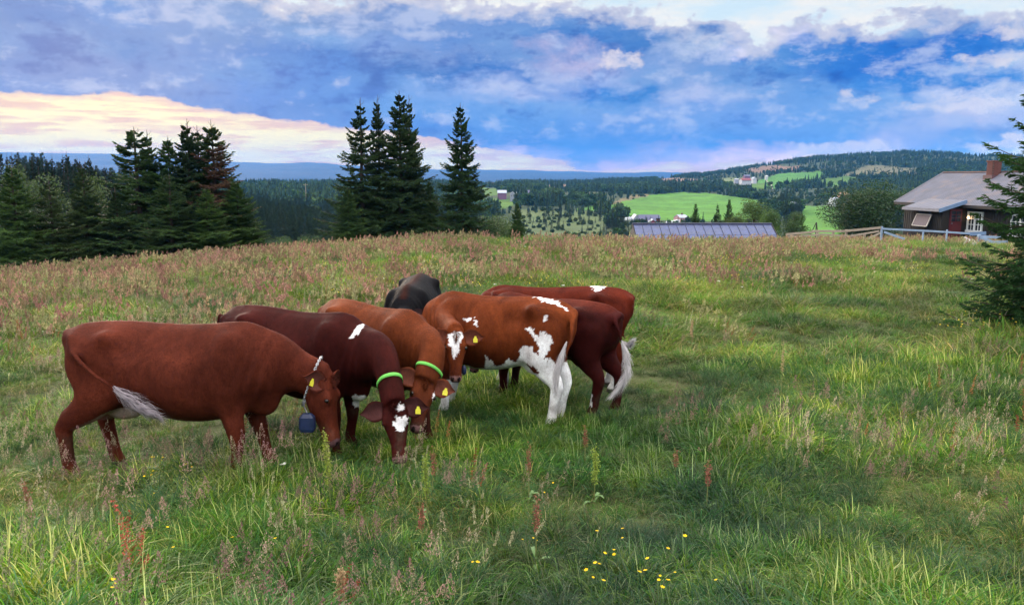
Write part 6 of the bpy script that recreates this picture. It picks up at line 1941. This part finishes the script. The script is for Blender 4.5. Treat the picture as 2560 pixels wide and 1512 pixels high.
def build_cows():
    R_ = math.radians
    OX = (.155, .046, .021); DK = (.060, .014, .010); RD = (.105, .028, .014)
    # A: nearest, in profile facing right
    build_cow(dict(
        loc=ground_at(-2.96, 6.55), head=R_(-3), scale=1.04, len=1.01, girth=1.04, belly=.03, seed=1, bony=.6, coat=(.080, .0165, .0085), tall=1.015,
        label='nearest plain red brown cow at the left wearing a chain with a blue bell',
        poll=('pix', 812, 946, 6.62), muzzle=('pix', 842, 1112, 6.55), neckmid=('pix', 742, 920, 6.6), face=(1, -.05, .25), nose=(.09, .045, .05),
        ears=((.2, .0), (-.45, -.6)), tags=[(1, 0)], ear=.85,
        hr=(-.20, .0), hl=(.02, .0), fr=(.0, 0), fl=(.14, .0),
        tail=[(-.86 * 1.01, 0, 1.21), ('pix', 172, 838, 6.40), ('pix', 170, 862, 6.32), ('pix', 200, 905, 6.22), ('pix', 245, 945, 6.16), ('pix', 288, 972, 6.14)],
        switch=[('pix', 280, 966, 6.14), ('pix', 318, 994, 6.13), ('pix', 360, 1020, 6.12), ('pix', 402, 1046, 6.12)], sws=.10, swl=.12, swcol=(.40, .36, .40), swn=420,
        marks=[], collar=(.88, 'chain', .02), collar_tilt=.0, bell=('pix', 768, 1048, 6.40),
        coat2=(.30, .23, .19), coat2f=lambda V: (1.0 * np.exp(-((V[:, 0] + .30) / .30) ** 2) * (V[:, 2] < .62) * (V[:, 2] > .45)) * (np.abs(V[:, 1]) < .2) * 1.2))
    # B: dark red, second
    build_cow(dict(
        loc=ground_at(-2.16, 7.48), head=R_(-25), scale=1.0, len=1.0, girth=1.03, seed=2, coat=(.036, .0052, .0040), belly=.03, tall=1.07,
        label='dark red cow with a white shoulder patch and green collar, facing the camera',
        poll=('pix', 986, 1014, 6.50), muzzle=('pix', 1000, 1156, 6.30), neckmid=('pix', 958, 888, 6.82), face_w=(.05, -1, .35),
        ears=((.22, .25), (.1, .6)), tags=[(0, 0)],
        fr=(.02, 0), fl=(-.05, .0), hl=(.05, 0), hr=(-.05, 0),
        tail=[(-.93, 0, 1.2), (-1.0, 0, 1.0), (-.98, 0, .7)], switch=[(-.98, 0, .72), (-.97, 0, .45)], swcol=(.06, .02, .015),
        marks=[[(872, 848), (878, 830), (892, 815), (908, 806), (905, 818), (892, 832), (880, 848)], [(857, 1040), (862, 1015), (872, 998), (876, 1010), (868, 1030), (878, 1040), (870, 1052), (858, 1056)],
               ([(884, 1010), (884, 985), (912, 988), (916, 1008), (910, 1020), (890, 1016)], lambda V: V[:, 2] < .8),
               ([(985, 1060), (990, 1035), (1002, 1048), (1014, 1035), (1020, 1050), (1012, 1062), (1006, 1078), (998, 1078), (992, 1070)], 'head'),
               ([(992, 1020), (1003, 1006), (1010, 1022), (1000, 1028)], 'head')],
        whites=[lambda V: (V[:, 2] < .22) & (V[:, 2] > .09) & (V[:, 0] < -.4) & (V[:, 1] < 0)],
        collar=(.86, 'band', .032)))
    # C: brown, third
    build_cow(dict(
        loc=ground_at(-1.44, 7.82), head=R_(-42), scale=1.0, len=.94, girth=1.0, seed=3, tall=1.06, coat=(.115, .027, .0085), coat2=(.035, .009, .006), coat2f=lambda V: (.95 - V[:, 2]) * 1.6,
        label='light brown cow mid group in a green collar, without white shoulder patch',
        poll=('pix', 1062, 955, 6.86), muzzle=('pix', 1042, 1078, 6.60), neckmid=('pix', 1082, 880, 7.05), face_w=(.35, -1, .35),
        ears=((.05, .4), (-.35, .2)), tags=[(0, 0)],
        fr=(.02, 0), fl=(.05, .03), marks=[([(1082, 990), (1092, 972), (1104, 978), (1098, 998), (1088, 1002)], 'head')],
        collar=(.88, 'band', .030)))
    # D: black, seen from the front
    build_cow(dict(
        loc=ground_at(-1.27, 9.95), head=R_(-91), scale=1.03, len=1.0, girth=1.08, seed=4, bony=.55, tall=1.04, coat=(.004, .004, .006), coat2=(.026, .007, .005), coat2f=lambda V: np.exp(-(V[:, 1] / .05) ** 2) * (V[:, 2] > 1.2) * 1.1 - .1 * (V[:, 0] > .6),
        label='blackish cow behind the light brown one, back seen end on',
        poll=('pix', 1003, 804, 8.80), muzzle=('pix', 990, 930, 8.55), neckmid=('pix', 1018, 790, 9.1), face_w=(-.1, -1, .4), ribs=1.2,
        ears=((-.9, .1), (-.9, .1)), marks=[]))
    # E: red and white patched
    build_cow(dict(
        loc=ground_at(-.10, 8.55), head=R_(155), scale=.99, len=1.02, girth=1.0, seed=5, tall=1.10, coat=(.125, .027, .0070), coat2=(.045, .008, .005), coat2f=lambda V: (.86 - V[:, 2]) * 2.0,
        label='red and white patched cow with a white blaze and white hind legs',
        poll=('pix', 1140, 838, 8.02), muzzle=('pix', 1139, 952, 7.80), neckmid=('pix', 1112, 815, 8.50), face_w=(.10, -1, .22), mark_side=1,
        ears=((.02, .35), (.05, .35)), tags=[(0, 0), ], folds=1.6, nose=(.30, .16, .15),
        hl=(.0, .0), hr=(.02, 0), fl=(.10, .0), fr=(.20, 0), pendant=('pix', 1160, 925, 7.95),
        tail=[(-.87, 0, 1.2), ('pix', 1430, 812, 8.02), ('pix', 1428, 850, 7.95), ('pix', 1412, 885, 7.92), ('pix', 1402, 915, 7.9)],
        switch=[('pix', 1417, 852, 7.94), ('pix', 1404, 895, 7.9), ('pix', 1392, 935, 7.88), ('pix', 1390, 985, 7.86)], sws=.06,
        marks=[[(1153, 795), (1160, 800), (1174, 793), (1176, 800), (1163, 808)], [(1182, 793), (1192, 803), (1195, 817), (1186, 810)], [(1357, 790), (1366, 788), (1368, 797), (1360, 802)],
               [(1312, 818), (1328, 816), (1332, 830), (1345, 843), (1352, 828), (1360, 825), (1366, 834), (1380, 836), (1384, 850), (1374, 870), (1366, 880), (1362, 900), (1376, 896), (1392, 915), (1400, 950), (1402, 1060), (1360, 1060), (1352, 980), (1340, 920), (1325, 885), (1345, 888), (1348, 868), (1330, 842), (1318, 828)],
               [(1300, 880), (1304, 862), (1330, 870), (1352, 900), (1345, 930), (1320, 905), (1290, 935), (1215, 935), (1212, 884), (1222, 902), (1238, 912), (1252, 915), (1262, 905), (1278, 898), (1282, 908), (1295, 900)],
               ([(1117, 836), (1135, 828), (1158, 832), (1155, 848), (1148, 862), (1144, 880), (1139, 900), (1132, 882), (1122, 860)], 'head'),
               ([(1335, 741), (1365, 745), (1395, 755), (1412, 768), (1422, 778), (1400, 766), (1378, 757), (1350, 751)], lambda V: V[:, 2] > 1.2)],
        whites=[lambda V: (V[:, 2] < .42) & (V[:, 0] > .3) & (V[:, 2] > -.1), lambda V: (V[:, 2] < .60) & (V[:, 0] < -.35), lambda V: (V[:, 2] < .66) & (V[:, 0] < .45) & (np.abs(V[:, 1]) < .17)]))
    # F: dark red behind E, seen from its rear quarter
    build_cow(dict(
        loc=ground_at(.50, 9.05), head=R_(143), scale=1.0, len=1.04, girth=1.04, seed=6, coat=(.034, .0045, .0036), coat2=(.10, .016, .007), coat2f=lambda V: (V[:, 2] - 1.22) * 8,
        label='dark red cow behind the patched cow, long white tail end at the right',
        poll=('pix', 1200, 850, 9.4), muzzle=('pix', 1180, 930, 9.3), face_w=(-.6, -.8, .1), marks=[],
        hl=(.02, 0), hr=(-.10, 0), fl=(.04, 0), fr=(.12, 0),
        tail=[(-.90, 0, 1.20), ('pix', 1538, 800, 8.42), ('pix', 1550, 835, 8.36), ('pix', 1557, 870, 8.32)],
        switch=[('pix', 1554, 850, 8.32), ('pix', 1566, 890, 8.28), ('pix', 1566, 935, 8.26), ('pix', 1548, 968, 8.24), ('pix', 1524, 995, 8.22)], sws=.085, swl=.13,
        whites=[lambda V: (V[:, 2] < .30) & (V[:, 2] > .16) & (V[:, 0] < -.4) & (V[:, 1] > .1) & (V[:, 0] > -.66)]))
    # G: far, red with a white rump patch
    build_cow(dict(
        loc=ground_at(.60, 9.75), head=R_(175), scale=1.02, len=1.08, girth=1.0, seed=7, coat=(.085, .012, .005),
        label='farthest red cow with a white patch on top of its rump',
        poll=('pix', 1230, 752, 9.65), muzzle=('pix', 1195, 812, 9.5), neckmid=('pix', 1275, 752, 9.7), face=(.6, .1, .8), mark_side=0,
        ears=((-.35, .1), (-.35, .1)), tags=[],
        hl=(.0, 0), hr=(.05, 0), fl=(.05, 0), fr=(.12, 0),
        tail=[(-.93, 0, 1.20), ('pix', 1564, 760, 9.7), ('pix', 1566, 800, 9.6), ('pix', 1560, 838, 9.5), ('pix', 1566, 852, 9.45)],
        switch=[('pix', 1554, 852, 9.48), ('pix', 1568, 862, 9.4), ('pix', 1582, 853, 9.35)], sws=.05, swl=.08,
        marks=[([(1478, 708), (1530, 706), (1520, 716), (1505, 722), (1490, 728), (1480, 722)], lambda V: V[:, 2] > 1.0)],
        whites=[lambda V: (V[:, 2] < .38)]))


build_cows()


def build_calf():
    b = gp(2440, 40.5, -.10); root = empty('calf', b, math.radians(70))
    tag(root, 'brown and white calf lying in the grass by the right end of the pale fence', 'calf')
    S = [ell((0, 0, .30), (.62, .27, .30)), ell((-.38, 0, .34), (.30, .26, .30)), ell((.42, 0, .34), (.28, .21, .27)),
         limb([(.45, 0, .42), (.68, .03, .52), (.84, .08, .58)], [.15, .10, .08], [.19, .13, .10]),
         limb([(.82, .08, .60), (.95, .12, .54), (1.08, .16, .45)], [.09, .085, .05], [.10, .09, .06]),
         limb([(-.38, .20, .20), (-.10, .34, .12), (-.34, .38, .06)], [.12, .07, .05]), limb([(-.38, -.20, .20), (-.10, -.34, .12), (-.34, -.38, .06)], [.12, .07, .05]),
         limb([(.40, .16, .18), (.62, .20, .07), (.40, .24, .05)], [.09, .06, .045]), limb([(.40, -.16, .18), (.62, -.20, .07), (.40, -.24, .05)], [.09, .06, .045])]
    V, Q, T = remesh_union(S, 'calf', .02)
    n = wnoise(V, 2.1, 9) + .35 * V[:, 1] - .15
    col = np.where((n < -.12)[:, None], np.array([.42, .40, .42]), np.array([.20, .08, .045]))
    link('body', mesh_np('calf_body', V, [Q, T], [MAT['coat']], col, smooth=True), root)
    hd = dict(poll=v3(.86, .09, .62), a=v3(.80, .3, -.5), f=v3(.5, .1, .86), sd=v3(.28, -.96, 0), hs=.62, L=.28)
    for s in (-1, 1):
        ev, ef, *_ = ear_geo(hd, s, .1, .1)
        link('ear', mesh_np('ear', ev, [np.array([f for f in ef if len(f) == 4]), np.array([f for f in ef if len(f) == 3])], [MAT['coat']], np.ones((len(ev), 3)) * np.array([.2, .08, .045]), smooth=True), root)


def dock_plant(px, pyb, pyt, label, head, kind=0, seed=1, lean=0.0):
    """tall sorrel or dock: ribbed stem, a few long leaves at the foot, whorls of seeds on short side branches"""
    g = np.random.default_rng(seed)
    d = ray(px, pyb); lo, hi = 2.0, 25.0
    for _ in range(40):
        mid = (lo + hi) / 2; p = d * mid / d[1]
        if p[2] < Hs(p[0], p[1]): hi = mid
        else: lo = mid
    Y = lo; b = Vector(d * Y / d[1]); h = (pix(px, pyt, Y).z - b.z)
    root = empty('dock_plant', b); tag(root, label, 'plant', 'tall dock and sorrel stalks')
    L_ = lambda t: np.array([lean * h * t * t, .03 * h * math.sin(t * 3 + seed), h * t])
    MB().tube([Vector(L_(t)) for t in np.linspace(-.02, 1, 8)], [.006 * (1 - .7 * t) for t in np.linspace(0, 1, 8)], 6).build('stem', mat_dock_stem, root)
    # seed clusters
    n = 620 if kind == 0 else 210; parts = []
    t0 = .38 if kind == 0 else .55
    nbr = 9 if kind == 0 else 4
    P = []
    for k in range(nbr):
        tb = t0 + (.92 - t0) * k / nbr; a = g.random() * 6.28; ln = h * (.17 if kind == 0 else .14) * (1 - .5 * k / nbr)
        m = n // (nbr + 3); tt = g.random(m)
        q = L_(tb) + np.outer(tt * ln, v3(math.cos(a) * .22, math.sin(a) * .22, .97)); P.append(q)
    m = 3 * n // (nbr + 3); tt = t0 + (1.02 - t0) * g.random(m); P.append(np.array([L_(t) for t in tt]))
    P = np.vstack(P); P += g.normal(0, .011 if kind == 0 else .010, P.shape)
    V, f = tris_at(P, .0105, g, 1.0); c = np.array(head) * (.6 + .8 * np.repeat(g.random(len(P)), 3)[:, None])
    o = link('seed_spike', mesh_np('seed_spike', V, f, [mat_dock_seed], c), root); o['kind'] = 'stuff'
    for k in range(3):
        a = g.random() * 6.28; z0 = h * (.02 + .06 * k); ll = .12 * (1 - .1 * k); w = .016
        pts = [(z0, 0, w * .4), (z0 + ll * .35, ll * .35, w), (z0 + ll * .45, ll * .75, w * .8), (z0 + ll * .3, ll, .002)]
        V = []; 
        for zz, rr, ww in pts:
            c_, s_ = math.cos(a), math.sin(a); V += [(c_ * rr - s_ * ww, s_ * rr + c_ * ww, zz), (c_ * rr, s_ * rr, zz - ww * .4), (c_ * rr + s_ * ww, s_ * rr - c_ * ww, zz)]
        fs = [(3 * i + j, 3 * i + j + 1, 3 * i + j + 4, 3 * i + j + 3) for i in range(3) for j in range(2)]
        MB().add(V, fs).build('leaf', mat_dock_leaf, root, True)


mat_dock_stem = mat_simple('dock_stem', (.14, .16, .05), .6, .3, 20)
mat_dock_leaf = mat_simple('dock_leaf', (.07, .15, .03), .5, .3, 12)
mat_dock_seed = leaf_mat('dock_seeds', .7, .3, .01, .05, .15)
build_calf()
GR = (.26, .33, .06); RS = (.27, .11, .075); TN = (.42, .30, .17)
for args in [
    (826, 1300, 1075, 'pale green dock spike in front of the head of the nearest cow', GR, 0, 1, -.03),
    (1068, 1320, 1130, 'tall pale green dock spike right of the dark red grazing cow', GR, 0, 2, .0),
    (1040, 1180, 1022, 'rust red sorrel stalk directly beside the muzzle of the dark red grazing cow', RS, 1, 3, .02),
    (1004, 1190, 1070, 'forked reddish sorrel stalk overlapping the face of the dark red grazing cow', RS, 1, 4, -.02),
    (1082, 1260, 1120, 'reddish sorrel stalk close behind the right hand pale green dock spike', RS, 1, 5, .03),
    (1056, 1400, 1260, 'rust coloured sorrel stalk in the foreground below the right hand dock spike', RS, 1, 6, .0),
    (850, 1560, 1420, 'tan dry dock stalk at the bottom edge left of centre', TN, 0, 7, .06),
    (1486, 1265, 1115, 'pale green twin dock spike in the grass right of the patched cow', GR, 0, 8, .0),
    (1765, 1290, 1150, 'pinkish sorrel stalk in the middle of the right hand meadow', RS, 1, 9, .0),
    (1686, 1215, 1125, 'short red sorrel stalk left of the pinkish one in the right hand meadow', RS, 1, 10, .02),
    (1322, 1260, 1115, 'thin rusty sorrel stalk below the patched cow', RS, 1, 11, .0),
    (1462, 1170, 1070, 'small red sorrel stalk below the rump of the dark red cow', RS, 1, 12, .01),
    (76, 1330, 1205, 'rusty sorrel stalk in the grass below the hind feet of the nearest cow', RS, 1, 13, -.02),
    (1340, 1420, 1240, 'rust red sorrel stalk in the foreground right of centre', RS, 1, 14, .01),
    (1728, 870, 800, 'orange dry dock in the meadow right of the herd', TN, 0, 15, .0),
    (1950, 1010, 860, 'slim tan stalk standing in the meadow far right of the herd', TN, 1, 16, .0),
]: dock_plant(*args)

# ------------------------------------------------------------------ haze
hz = MB().box(-9400, 9400, -9400, 9400, -140, 290)
m = bpy.data.materials.new('haze_air'); m.use_nodes = True; nt = m.node_tree; nt.nodes.clear()
pv = N(nt, 'ShaderNodeVolumePrincipled'); pv.inputs['Density'].default_value = 0.85e-4
pv.inputs['Color'].default_value = (0.07, 0.37, 1.0, 1)
pv.inputs['Anisotropy'].default_value = 0.1
om = N(nt, 'ShaderNodeOutputMaterial'); nt.links.new(pv.outputs[0], om.inputs['Volume'])
ho = hz.build('haze', m)
tag(ho, 'thin blue evening haze over the valley', kind='stuff')
